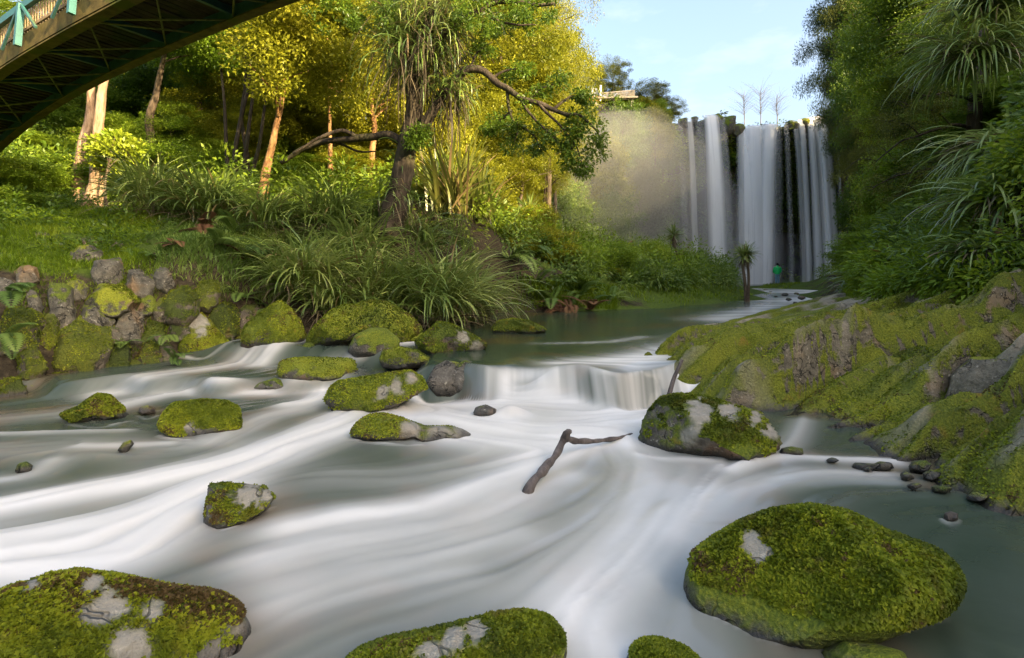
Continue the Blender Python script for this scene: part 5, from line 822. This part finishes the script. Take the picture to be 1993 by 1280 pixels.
# ------------------------------------------------------------------ cabbage trees
def cabbage(label, px, pyb, D, stems, L, n, seed, wd=(.03, .05)):
    rg = np.random.default_rng(seed); b = P(px, pyb, D); gz = h1(b[0], D)-.05; loc = np.array([b[0], D, gz]); r = thing('cabbage_tree', label, 'cabbage tree', loc)
    for pts, w_ in stems:
        q = [P(x, y, D)-loc for x, y in pts]; q[0][2] = 0; g = Geo(); add_tube(g, spline(q, 14), np.linspace(w_, w_*.7, 14), 8); s = g.obj('stem', M['bark'], r)
        g = Geo(); straps(g, np.repeat(q[-1][None], n, 0)+rg.normal(0, .03, (n, 3)), rg.uniform(0, 6.28, n), np.arcsin(rg.uniform(-.55, 1, n)), rg.uniform(.1, .7, n), L*rg.uniform(.75, 1.1, n), rg.uniform(*wd, n), 5); g.obj('leaf_head', M['flax'], r)
        g = Geo(); m = n//2; straps(g, np.repeat(q[-1][None], m, 0)-np.array([0, 0, .1]), rg.uniform(0, 6.28, m), rg.uniform(-1.4, -.9, m), rg.uniform(0, .3, m), L*rg.uniform(.6, 1.0, m), rg.uniform(*wd, m)*.7, 4); g.obj('dead_leaf_skirt', M['deadstrap'], r)
cabbage('small cabbage tree with one round head on a thin curved stem', 1332, 545, 25.5, [([(1332, 545), (1322, 510), (1314, 480), (1311, 456)], .05)], .60, 130, 1)
cabbage('double stemmed cabbage tree standing at the water edge on the far bank', 1453, 582, 22.2, [([(1452, 582), (1450, 550), (1446, 520), (1446, 497)], .07), ([(1456, 582), (1457, 540), (1455, 510), (1454, 492)], .06)], .62, 110, 2)
cabbage('pale sunlit spiky cabbage tree at the edge of the mist', 1035, 470, 24, [([(1035, 470), (1034, 440), (1030, 415)], .09)], 1.0, 160, 3, (.04, .07))
cabbage('low cabbage tree rosette behind the small thin stemmed one', 1365, 540, 27, [([(1365, 545), (1365, 530), (1366, 518)], .06)], .7, 90, 4)
# ------------------------------------------------------------------ grass (uncountable)
def grass(px_poly, n, L, label, seed, name='grass', mat='grass', wd=.012):
    rg = np.random.default_rng(seed); q = np.array(px_poly, float); D = np.array([hitD(*p) for p in q]); xy = np.stack([(q[:, 0]-CX)/F*D, D], -1)
    lo, hi = xy.min(0), xy.max(0); p = rg.uniform(lo, hi, (n*4, 2)); ins = np.zeros(len(p), bool)
    for a, b in zip(xy, np.roll(xy, -1, 0)):
        c_ = ((a[1] > p[:, 1]) != (b[1] > p[:, 1])) & (p[:, 0] < (b[0]-a[0])*(p[:, 1]-a[1])/(b[1]-a[1]+1e-12)+a[0]); ins ^= c_
    p = p[ins]; p = p[n2(p[:, 0], p[:, 1], 1.3, 3, seed) > -.25][:n]; z = Hn(p[:, 0], p[:, 1]); g = Geo(); m = len(p)
    big_ = .7+.6*n2(p[:, 0], p[:, 1], .9, 2, seed+1)
    straps(g, np.c_[p, z-.02], rg.uniform(0, 6.28, m), rg.uniform(.8, 1.5, m), rg.uniform(.3, 1.6, m), L*rg.uniform(.5, 1.2, m)*big_, wd*rg.uniform(.6, 1.3, m), 3, rnd=np.clip(.5+.5*n2(p[:, 0], p[:, 1], 2, 3, seed+2)+rg.normal(0, .15, m), 0, 1))
    return tag(g.obj(name, M[mat]), label, 'grass', kind='stuff')
grass([(-40, 395), (230, 395), (330, 430), (250, 500), (120, 500), (-40, 470)], 30000, .20, 'green grass slope below the twin trunks', 1)
grass([(-20, 470), (240, 490), (330, 560), (420, 600), (300, 700), (60, 640), (-20, 560)], 9000, .16, 'tufts of grass between the left bank rocks', 2)
grass([(1195, 598), (1200, 560), (1300, 535), (1420, 548), (1435, 585), (1330, 597)], 26000, .30, 'bright green grass on the far bank', 3, wd=.02)
grass([(950, 605), (960, 560), (1200, 560), (1200, 602)], 9000, .28, 'rough grass along the upper pool', 4, wd=.018)
grass([(1440, 560), (1530, 545), (1560, 556), (1500, 566)], 9000, .22, 'grassy islet under the person', 5, wd=.03)
grass([(1440, 586), (1490, 580), (1500, 572), (1440, 566)], 4000, .2, 'grass round the double stemmed cabbage tree', 6, wd=.02)
grass([(1640, 575), (1700, 520), (1993, 470), (2050, 560), (1850, 560), (1700, 590)], 30000, .40, 'grass above the right shelf', 7, wd=.014)
grass([(1940, 960), (1900, 900), (1960, 870), (2050, 900), (2050, 980)], 1600, .14, 'grass tufts on the tan steps at the right edge', 8, wd=.006)
grass([(560, 600), (560, 430), (900, 430), (960, 600)], 16000, .35, 'undergrowth below the strap leaf clumps', 9, mat='fern', wd=.03)
grass([(300, 560), (330, 420), (560, 430), (560, 600)], 14000, .25, 'undergrowth among the ferns of the left bank', 10, mat='fern', wd=.02)
# far mass of vegetation that nobody could count
def clothe(pts, nor, n_leaf, L, wd, r, mat, label, seed, name='cliff_vegetation'):
    rg = np.random.default_rng(seed); g = Geo(); n = len(pts); k = np.repeat(np.arange(n), n_leaf); m = len(k); d = rnd_dirs(m, rg); sc_ = np.clip(np.linalg.norm(pts, axis=1)/15, .38, 1.2)[k]; p = pts[k]+d*r*rg.random((m, 1))**.5+nor[k]*r*.3
    leaves(g, p, d*.6+nor[k]*.5+np.array([0, 0, -.6]), nor[k]+rg.normal(0, .5, (m, 3)), L*sc_*rg.uniform(.6, 1.3, m), wd*sc_*rg.uniform(.7, 1.3, m), .15, rnd=np.clip(np.repeat(rg.uniform(.1, .8, n), n_leaf)+rg.normal(0, .12, m), 0, 1)); return tag(g.obj(name, M[mat]), label, 'vegetation', kind='stuff')
XX, YY, ZZ = CLG; rg = np.random.default_rng(70)
for mt, N_, thr, sd_, L_, lab in (('green', 9000, .06, 77, .30, 'ferns and creepers hanging in clumps on the cliff'), ('pine', 8000, .10, 97, .26, 'dull green shrubs clinging to the cliff ledges'), ('lime', 5000, .16, 117, .24, 'bright tufts on the cliff face')):
    i = rg.integers(2, XX.shape[0]-1, N_); j = rg.integers(int(XX.shape[1]*.35), XX.shape[1]-30, N_); pts = np.stack([XX[i, j], YY[i, j], ZZ[i, j]], -1); nor = np.stack([nx_[j], ny_[j], nx_[j]*0+.4], -1)
    ok = (pts[:, 2] > .6) & (fbm(pts*np.array([.30, .30, .22]), 4, sd_) > thr+.08*((pts[:, 0] > 16) & (pts[:, 0] < 33)))
    clothe(pts[ok], nor[ok], 44, L_, .12, .7, mt, lab, sd_+1)
# forest floor and hillside cover
def cover(n, xr, yr, keep, n_leaf, L, wd, r, mat, label, seed, name='ground_cover', lift=.2):
    rg = np.random.default_rng(seed); x = rg.uniform(*xr, n); y = rg.uniform(*yr, n); k = keep(x, y); x, y = x[k], y[k]; z = Hn(x, y)
    sl = np.stack([-(Hn(x+.2, y)-z)/.2, -(Hn(x, y+.2)-z)/.2, np.ones_like(x)], -1); clothe(np.stack([x, y, z+lift*rg.uniform(.2, 2.6, len(x))*(.6+.8*sstep(-.2, .3, n2(x, y, 1.1, 2, seed)))], -1), nrm(sl), n_leaf, L, wd, r, mat, label, seed, name)
cover(5200, (4, 34), (3, 46), lambda x, y: (H(x, y) > 1.2) & (y > 4) & (x/y < 1.1) & ~((x < 8.2) & (y < 9) & (H(x, y) < 1.5)), 66, .13, .05, .45, 'lime', 'tangle of low plants covering the right slope', 81)
cover(3000, (5, 36), (6, 48), lambda x, y: (H(x, y) > 2.0) & (x/y < 1.1), 60, .15, .07, .6, 'green', 'shaded creepers covering the right slope', 82, lift=.35)
cover(4200, (-26, 4), (13.5, 44), lambda x, y: (H(x, y) > 2.4) & ~((x < -8) & (y < 15.8)), 60, .14, .065, .5, 'green', 'undergrowth covering the left forest floor', 83, lift=.3)
cover(420, (-13.5, -6.5), (9, 15.5), lambda x, y: n2(x, y, .5, 2, 8) > -.1, 40, .10, .045, .25, 'green', 'weeds in the left grass slope', 88, lift=.06)
cover(900, (0, 14), (15, 40), lambda x, y: (H(x, y) > .75) & (x/y < .40), 60, .13, .05, .45, 'lime', 'sunlit weeds behind the far bank', 87, lift=.4)
cover(1500, (5.2, 10), (6, 14), lambda x, y: (H(x, y) > .85) & (HO(x, y) > 1.0), 60, .16, .06, .3, 'lime', 'weeds and creepers above the right shelf', 85, lift=.18)
cover(1100, (5.2, 11), (6, 15), lambda x, y: (H(x, y) > .9) & (HO(x, y) > 1.05), 30, .2, .05, .35, 'fern', 'ferny weeds above the right shelf', 86, lift=.25)
cover(1500, (0, 16), (15, 44), lambda x, y: (H(x, y) > .75) & (x/y < .42), 66, .15, .045, .45, 'fern', 'undergrowth behind the far bank', 84, lift=.25)
for key in ('broad', 'broad2', 'green', 'pine', 'shrub', 'shrub2', 'bush', 'fine'):
    r = PROTO[key][0]
    for ch in list(r.children): bpy.data.objects.remove(ch)
    bpy.data.objects.remove(r)
# ------------------------------------------------------------------ arched footbridge, top left
Uv = np.array([.872, -.49, 0]); Nv = np.array([-.49, -.872, 0]); A0 = np.array([-12.6, 14.0, 0]); BW = 1.3
def bz(s): return np.interp(s, [-6, -3, 0, 1.78, 3.83, 5.59, 7.69, 10.2, 13, 17], [2.2, 3.55, 4.57, 5.0, 5.32, 5.48, 5.60, 5.70, 5.72, 5.6])
_sk = np.linspace(-6, 17, 200); _zk = bz(_sk); _zk = np.convolve(np.pad(_zk, 12, 'edge'), np.ones(25)/25, 'valid')
def bp_(s, t, dz=0.0):                       # s along, t across (0 far girder, 1 near girder)
    z = np.interp(s, _sk, _zk); return A0+Uv*s+Nv*BW*t+np.array([0, 0, z+dz])
br_ = thing('footbridge', 'arched green steel footbridge with timber deck seen from below, crossing the top left corner', 'bridge', tuple(bp_(4, .5)*[1, 1, 0]+[0, 0, 3])); bo = np.array(br_.location)
def ribbon_bar(name, t, dz, w_, h_, mat, lab=None):
    g = Geo(); ss = np.linspace(-5.5, 14, 60)
    c = np.array([bp_(s, t, dz) for s in ss])-bo; sec = [(-w_/2, -h_/2), (w_/2, -h_/2), (w_/2, h_/2), (-w_/2, h_/2)]
    V = np.stack([c+Nv*a+np.array([0, 0, b]) for a, b in sec], 1); n = len(ss); i = np.arange(n-1)[:, None]*4; j = np.arange(4)[None]
    g.add(V.reshape(-1, 3), np.stack([i+j, i+(j+1) % 4, i+4+(j+1) % 4, i+4+j], -1).reshape(-1, 4)); o = g.obj(name, M[mat], br_, smooth=False)
    if lab: o['label'] = lab
    return o
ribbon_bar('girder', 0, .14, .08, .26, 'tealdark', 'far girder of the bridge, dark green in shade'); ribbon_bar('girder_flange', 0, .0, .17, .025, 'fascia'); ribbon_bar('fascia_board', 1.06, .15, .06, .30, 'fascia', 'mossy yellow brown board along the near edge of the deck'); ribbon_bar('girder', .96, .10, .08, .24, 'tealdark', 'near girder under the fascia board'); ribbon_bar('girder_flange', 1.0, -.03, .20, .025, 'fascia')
g = Geo(); s = -5.5; rg = np.random.default_rng(9)
while s < 14: bar(g, bp_(s, -.02, .27+rg.normal(0, .006))-bo, bp_(s, 1.02, .27+rg.normal(0, .006))-bo, .135, .05); s += .15
g.obj('deck', M['boards'], br_, smooth=False)
ND = np.arange(-5.2, 14.5, 1.95)+.62
for k, s in enumerate(ND):
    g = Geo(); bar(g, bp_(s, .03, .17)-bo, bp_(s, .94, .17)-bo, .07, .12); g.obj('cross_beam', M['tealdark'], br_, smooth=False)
    for ds in (-1.95, 1.95):
        g = Geo(); add_tube(g, [bp_(s+.08*np.sign(ds), .94, .06)-bo, bp_(s+ds-.08*np.sign(ds), .04, .06 if ds < 0 else .03)-bo], .017, 6); g.obj('brace_rod', M['rod'], br_)
    g = Geo(); add_tube(g, [bp_(s, .95, .04)-bo, bp_(s+.95, .05, .045)-bo], .017, 6); g.obj('brace_rod', M['rod'], br_)
g = Geo()
for s in np.arange(-5, 13, .10): bar(g, bp_(s, 1.05, .30)-bo, bp_(s, 1.05, .78)-bo, .022, .022, up=Uv)
g.obj('picket_panel', M['picket'], br_, smooth=False)
g = Geo()
for s in np.arange(-5, 13, .10): bar(g, bp_(s, -.05, .30)-bo, bp_(s, -.05, 1.06)-bo, .022, .022, up=Uv)
g.obj('picket_panel', M['picket'], br_, smooth=False)
ribbon_bar('top_rail', 1.09, .80, .08, .12, 'teal'); ribbon_bar('top_rail', -.07, 1.10, .09, .13, 'teal'); ribbon_bar('bottom_rail', 1.05, .40, .05, .05, 'picket')
for k, s in enumerate(ND):
    g = Geo(); bar(g, bp_(s, 1.16, .06)-bo, bp_(s, 1.12, .82)-bo, .10, .08, up=Uv); g.obj('post', M['teal'], br_, smooth=False)
    g = Geo(); bar(g, bp_(s+.06, 1.13, .78)-bo, bp_(s+.62, 1.13, .22)-bo, .04, .04, up=Nv); g.obj('strut', M['teal'], br_, smooth=False)
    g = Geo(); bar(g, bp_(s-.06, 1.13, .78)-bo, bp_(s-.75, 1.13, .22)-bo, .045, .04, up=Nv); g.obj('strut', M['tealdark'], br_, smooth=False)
# ------------------------------------------------------------------ clifftop viewing platform
M['paleplank'] = flat('pale_timber', (.22, .19, .15), .7, .15, 3, .3); M['orangemesh'] = flat('orange_barrier', (.75, .20, .06), .6, .1, 3, .3); M['whitepanel'] = flat('white_panel', (.5, .5, .5), .5, .08, 3, .4)
DP = 50.3; pl = thing('viewing_platform', 'pale timber viewing platform with picket railing on the clifftop', 'platform', P(1200, 196, DP)); po = np.array(pl.location)
def pp(x, y, d=0): return P(x, y, DP+d)-po
g = Geo(); bar(g, pp(1150, 198, 1), pp(1236, 196, 1), 2.4, .14); bar(g, pp(1160, 206, 0), pp(1160, 198, 0), .2, .2, up=(0, 1, 0)); bar(g, pp(1230, 212, 0), pp(1230, 196, 0), .2, .2, up=(0, 1, 0)); bar(g, pp(1195, 212, 0), pp(1195, 196, 0), .2, .2, up=(0, 1, 0)); g.obj('deck', M['paleplank'], pl, smooth=False)
g = Geo()
for x in np.arange(1174, 1234, 2.2): bar(g, pp(x, 195-(x-1174)*.03), pp(x, 181-(x-1174)*.09), .055, .04, up=(0, 1, 0))
bar(g, pp(1172, 181), pp(1234, 175.5), .09, .10); bar(g, pp(1172, 193), pp(1234, 191.5), .06, .08); g.obj('railing', M['paleplank'], pl, smooth=False)
g = Geo()
for d in np.arange(0, 3, .14): bar(g, pp(1235, 191, d), pp(1235, 175, d), .04, .055, up=(0, 1, 0))
bar(g, pp(1235, 175.5, 0), pp(1235, 175.5, 3), .09, .1); g.obj('side_railing', M['paleplank'], pl, smooth=False)
g = Geo(); bar(g, pp(1169, 197), pp(1169, 166), .16, .16, up=(0, 1, 0)); g.obj('post', M['whitepanel'], pl, smooth=False)
g = Geo(); bar(g, pp(1157, 182, .3), pp(1157, 172, .3), .55, .05, up=(0, 1, 0)); bar(g, pp(1157, 196, .32), pp(1157, 182, .32), .08, .08, up=(0, 1, 0)); g.obj('sign_panel', M['whitepanel'], pl, smooth=False)
g = Geo(); bar(g, pp(1141, 193, .1), pp(1168, 192, .1), .04, .42); bar(g, pp(1142, 200, .13), pp(1142, 186, .13), .06, .06, up=(0, 1, 0)); bar(g, pp(1167, 200, .13), pp(1167, 186, .13), .06, .06, up=(0, 1, 0)); ob = g.obj('barrier_mesh', M['orangemesh'], None, smooth=False); ob.location = Vector(po)
tag(ob, 'orange safety barrier beside the clifftop platform', 'barrier')
# ------------------------------------------------------------------ person
Dp = 41.0; f = P(1513, 556.5, Dp); f[2] = h1(f[0], Dp)-.02; per = thing('person', 'person in a green puffer jacket and blue jeans standing with back turned, facing the falls', 'person', f); k_ = P(1513, 512, Dp)[2]-f[2]; k_ = k_/1.7
def flatm(n, c, r=.8): 
    t = NT(n); return t.done(t.bsdf(Base_Color=c, Roughness=r, Specular_IOR_Level=.3))
M['skin'] = flatm('skin', (.45, .28, .2), .6); M['jacket'] = flat('green_quilted_cloth', (.01, .46, .12), .5, .12, 9, .4); M['jeans'] = flat('blue_denim', (.13, .24, .34), .9, .2, 12, .2); M['hair'] = flatm('dark_hair', (.012, .009, .008), .5); M['shoe'] = flatm('shoe', (.3, .26, .22))
def ring_loft(rings, seg=16):
    """rings: (centre xyz, rx, ry)"""
    a = np.linspace(0, 2*np.pi, seg, endpoint=False); V = np.concatenate([np.c_[c[0]+rx*np.cos(a), c[1]+ry*np.sin(a), np.full(seg, c[2])] for c, rx, ry in rings]); n = len(rings)
    i = np.arange(n-1)[:, None]*seg; j = np.arange(seg)[None]; return V*k_, np.stack([i+j, i+(j+1) % seg, i+seg+(j+1) % seg, i+seg+j], -1).reshape(-1, 4)
me = bpy.data.meshes.new('body'); J = [(0, 0, .92), (0, 0, 1.12), (0, .01, 1.34), (0, .01, 1.47), (0, .02, 1.56), (0, .02, 1.68), (-.17, .01, 1.38), (-.25, .02, 1.12), (-.17, .12, .93), (-.13, .15, .86), (.17, .01, 1.38), (.25, .02, 1.12), (.17, .12, .93), (.13, .15, .86), (-.09, 0, .86), (-.10, .01, .48), (-.10, -.01, .08), (-.11, .12, .03), (.09, 0, .86), (.10, .02, .48), (.10, -.01, .08), (.12, .12, .03)]
E = [(0, 1), (1, 2), (2, 3), (3, 4), (4, 5), (2, 6), (6, 7), (7, 8), (8, 9), (2, 10), (10, 11), (11, 12), (12, 13), (0, 14), (14, 15), (15, 16), (16, 17), (0, 18), (18, 19), (19, 20), (20, 21)]
rad = [.13, .12, .15, .055, .085, .07, .06, .045, .035, .03, .06, .045, .035, .03, .085, .06, .042, .035, .085, .06, .042, .035]
me.from_pydata([tuple(np.array(j)*k_) for j in J], E, []); me.materials.append(M['skin']); bodyo = link('body', me, per); sk_ = bodyo.modifiers.new('Skin', 'SKIN'); me.skin_vertices[0].data[0].use_root = True
for sv, r in zip(me.skin_vertices[0].data, rad): sv.radius = (r*k_, r*k_)
ss_ = bodyo.modifiers.new('Sub', 'SUBSURF'); ss_.levels = ss_.render_levels = 2
g = Geo(); zz = np.linspace(.80, 1.46, 42); pr = np.interp(zz, [.80, .86, 1.0, 1.2, 1.36, 1.42, 1.46], [.185, .215, .215, .225, .215, .13, .075])*(1+.07*np.abs(np.sin(zz*np.pi/.075)))
V_, F_ = ring_loft([((0, .01, z), r, r*.72) for z, r in zip(zz, pr)]); g.add(V_, F_)
for sx in (-1, 1):
    q = spline([(sx*.17, .01, 1.38), (sx*.25, .0, 1.24), (sx*.275, .02, 1.08), (sx*.25, .08, .97), (sx*.19, .12, .93)], 26); add_tube(g, q*k_, (np.interp(np.linspace(0, 1, 26), [0, .3, .8, 1], [.09, .085, .07, .05])*(1+.10*np.abs(np.sin(np.linspace(0, 1, 26)*np.pi*7))))*k_, 12)
V_, F_ = ring_loft([((0, .01, z), r, r) for z, r in ((1.42, .10), (1.46, .085), (1.50, .075), (1.52, .065))]); g.add(V_, F_); g.obj('jacket', M['jacket'], per)
g = Geo()
for sx in (-1, 1): add_tube(g, spline([(sx*.085, 0, .92), (sx*.095, .01, .7), (sx*.10, .012, .48), (sx*.10, 0, .25), (sx*.10, -.005, .09)], 16)*k_, np.array([.11, .10, .08, .07, .065])*k_, 12)
g.obj('jeans', M['jeans'], per)
for sx in (-1, 1): g = Geo(); Vi, Fi = ico(3); g.add((Vi*[.05, .13, .045]+[sx*.105, .05, .045])*k_, Fi); g.obj('shoe', M['shoe'], per)
g = Geo(); Vi, Fi = ico(3); hv = Vi*[.092, .105, .125]+[0, .0, 1.63]; hv[:, 1] -= .02*(Vi[:, 2] > -.2); g.add(hv*k_, Fi); add_tube(g, np.array([(.02, -.10, 1.66), (.05, -.15, 1.58), (.07, -.14, 1.48), (.07, -.13, 1.42)])*k_, np.array([.04, .05, .035, .015])*k_, 8); g.obj('hair', M['hair'], per)
# ------------------------------------------------------------------ bare trees above the falls
for k, (px, h, lab) in enumerate([(1448, 4.0, 'leafless grey tree above the lip of the falls, left one'), (1480, 4.6, 'tallest leafless tree above the lip of the falls'), (1512, 3.6, 'leafless grey tree above the lip of the falls, right one')]):
    rg = np.random.default_rng(90+k); D = 66; b = P(px, 236, D); r = thing('bare_tree', lab, 'tree', b, 'leafless trees above the falls'); g = Geo(); add_tube(g, spline([(0, 0, -1), (.05, 0, .6), (0, .1, h*.6), (.1, 0, h*.9)], 12), np.linspace(.06, .012, 12), 6); g.obj('trunk', M['twig'], r); g = Geo()
    for q in range(60): z0 = rg.uniform(.15, .75)*h; an = rg.uniform(0, 6.28); L = rg.uniform(.5, 1)*h*.5; e = np.array([np.cos(an)*L*1.0, np.sin(an)*L*1.0, z0+L*.7]); limb(g, (0, 0, z0), e, .012, .004, rg, .06, 4, 6)
    g.obj('bare_crown', M['twig'], r)
# ------------------------------------------------------------------ spray hanging before the cliff
def mist(name, label, c, r, dens, col, seed):
    t = NT(name+'_air'); t.t.links.new(t.n('VolumePrincipled', Color=col, Density=dens, Anisotropy=.15), t.out.inputs['Volume'])
    v, f_ = ico(4); g = Geo(); g.add(v*np.array(r)*(1+.25*fbm(v*1.5, 3, seed)[:, None]), f_); o = g.obj(name, t.m); o.location = Vector(c); tag(o, label, 'mist', kind='stuff')
if 1:
    mist('spray_mist', 'pale spray drifting before the left cliff', (7.5, 43, 5), (9.5, 7, 8.5), .030, (1, .97, .94), 1)
    mist('spray_mist', 'spray rising at the foot of the falls', (24, 53, 1.5), (10, 1.6, 4), 0.03, (.97, .98, 1), 2)
# ------------------------------------------------------------------ light, sky, camera
SUN_AZ, SUN_EL = math.radians(130), math.radians(21)
sd = bpy.data.lights.new('sun', 'SUN'); sd.energy = 4.2; sd.angle = math.radians(.5); sd.color = (1, .79, .45)
so = bpy.data.objects.new('sun', sd); C.objects.link(so)
dv = Vector((math.sin(SUN_AZ)*math.cos(SUN_EL), math.cos(SUN_AZ)*math.cos(SUN_EL), math.sin(SUN_EL))); so.rotation_euler = dv.to_track_quat('Z', 'Y').to_euler(); so.location = (60, -10, 60)
w = bpy.data.worlds.new('World'); bpy.context.scene.world = w; w.use_nodes = True; nt = w.node_tree; nt.nodes.clear()
sky = nt.nodes.new('ShaderNodeTexSky'); sky.sky_type = 'NISHITA'; sky.sun_disc = False; sky.sun_elevation = SUN_EL; sky.sun_rotation = SUN_AZ; sky.air_density = 1.0; sky.dust_density = 7.5; sky.ozone_density = 1.0
bg = nt.nodes.new('ShaderNodeBackground'); bg.inputs[1].default_value = .15; wo = nt.nodes.new('ShaderNodeOutputWorld')
mx = nt.nodes.new('ShaderNodeMix'); mx.data_type = 'RGBA'; mx.blend_type = 'MULTIPLY'; mx.inputs[0].default_value = 1; nt.links.new(sky.outputs[0], mx.inputs[6]); mx.inputs[7].default_value = (1, 1, 1, 1); 
tc = nt.nodes.new('ShaderNodeTexCoord'); mp_ = nt.nodes.new('ShaderNodeMapping'); mp_.inputs['Scale'].default_value = (2.2, 2.2, 6); cn = nt.nodes.new('ShaderNodeTexNoise'); cn.inputs['Scale'].default_value = 2.1; cn.inputs['Detail'].default_value = 6; cn.inputs['Roughness'].default_value = .6
cr_ = nt.nodes.new('ShaderNodeMapRange'); cr_.inputs[1].default_value = .50; cr_.inputs[2].default_value = .80; cr_.inputs[4].default_value = .32; c2 = nt.nodes.new('ShaderNodeMix'); c2.data_type = 'RGBA'; c2.inputs[7].default_value = (2.6, 2.6, 2.7, 1)
nt.links.new(tc.outputs['Generated'], mp_.inputs[0]); nt.links.new(mp_.outputs[0], cn.inputs['Vector']); nt.links.new(cn.outputs[0], cr_.inputs[0]); nt.links.new(cr_.outputs[0], c2.inputs[0]); nt.links.new(mx.outputs[2], c2.inputs[6]); nt.links.new(c2.outputs[2], bg.inputs[0]); nt.links.new(bg.outputs[0], wo.inputs[0])
cam = bpy.data.cameras.new('camera'); co = bpy.data.objects.new('camera', cam); C.objects.link(co); co.location = (0, 0, HC); co.rotation_euler = (math.pi/2, 0, 0)
cam.sensor_width = 36; cam.lens = F/1993*36; cam.shift_y = -(640-YH)/1993; cam.clip_start = .05; cam.clip_end = 2000
sc = bpy.context.scene; sc.camera = co
sc.view_settings.view_transform = 'Standard'; sc.view_settings.look = 'None'; sc.view_settings.exposure = 2.05; sc.view_settings.gamma = 1
sc.render.engine = 'CYCLES'; cy_ = sc.cycles; cy_.use_denoising = True; cy_.max_bounces = 8; cy_.transparent_max_bounces = 16; cy_.diffuse_bounces = 4; cy_.glossy_bounces = 3; cy_.transmission_bounces = 4; cy_.volume_bounces = 1; cy_.sample_clamp_indirect = 8; cy_.caustics_reflective = False; cy_.caustics_refractive = False
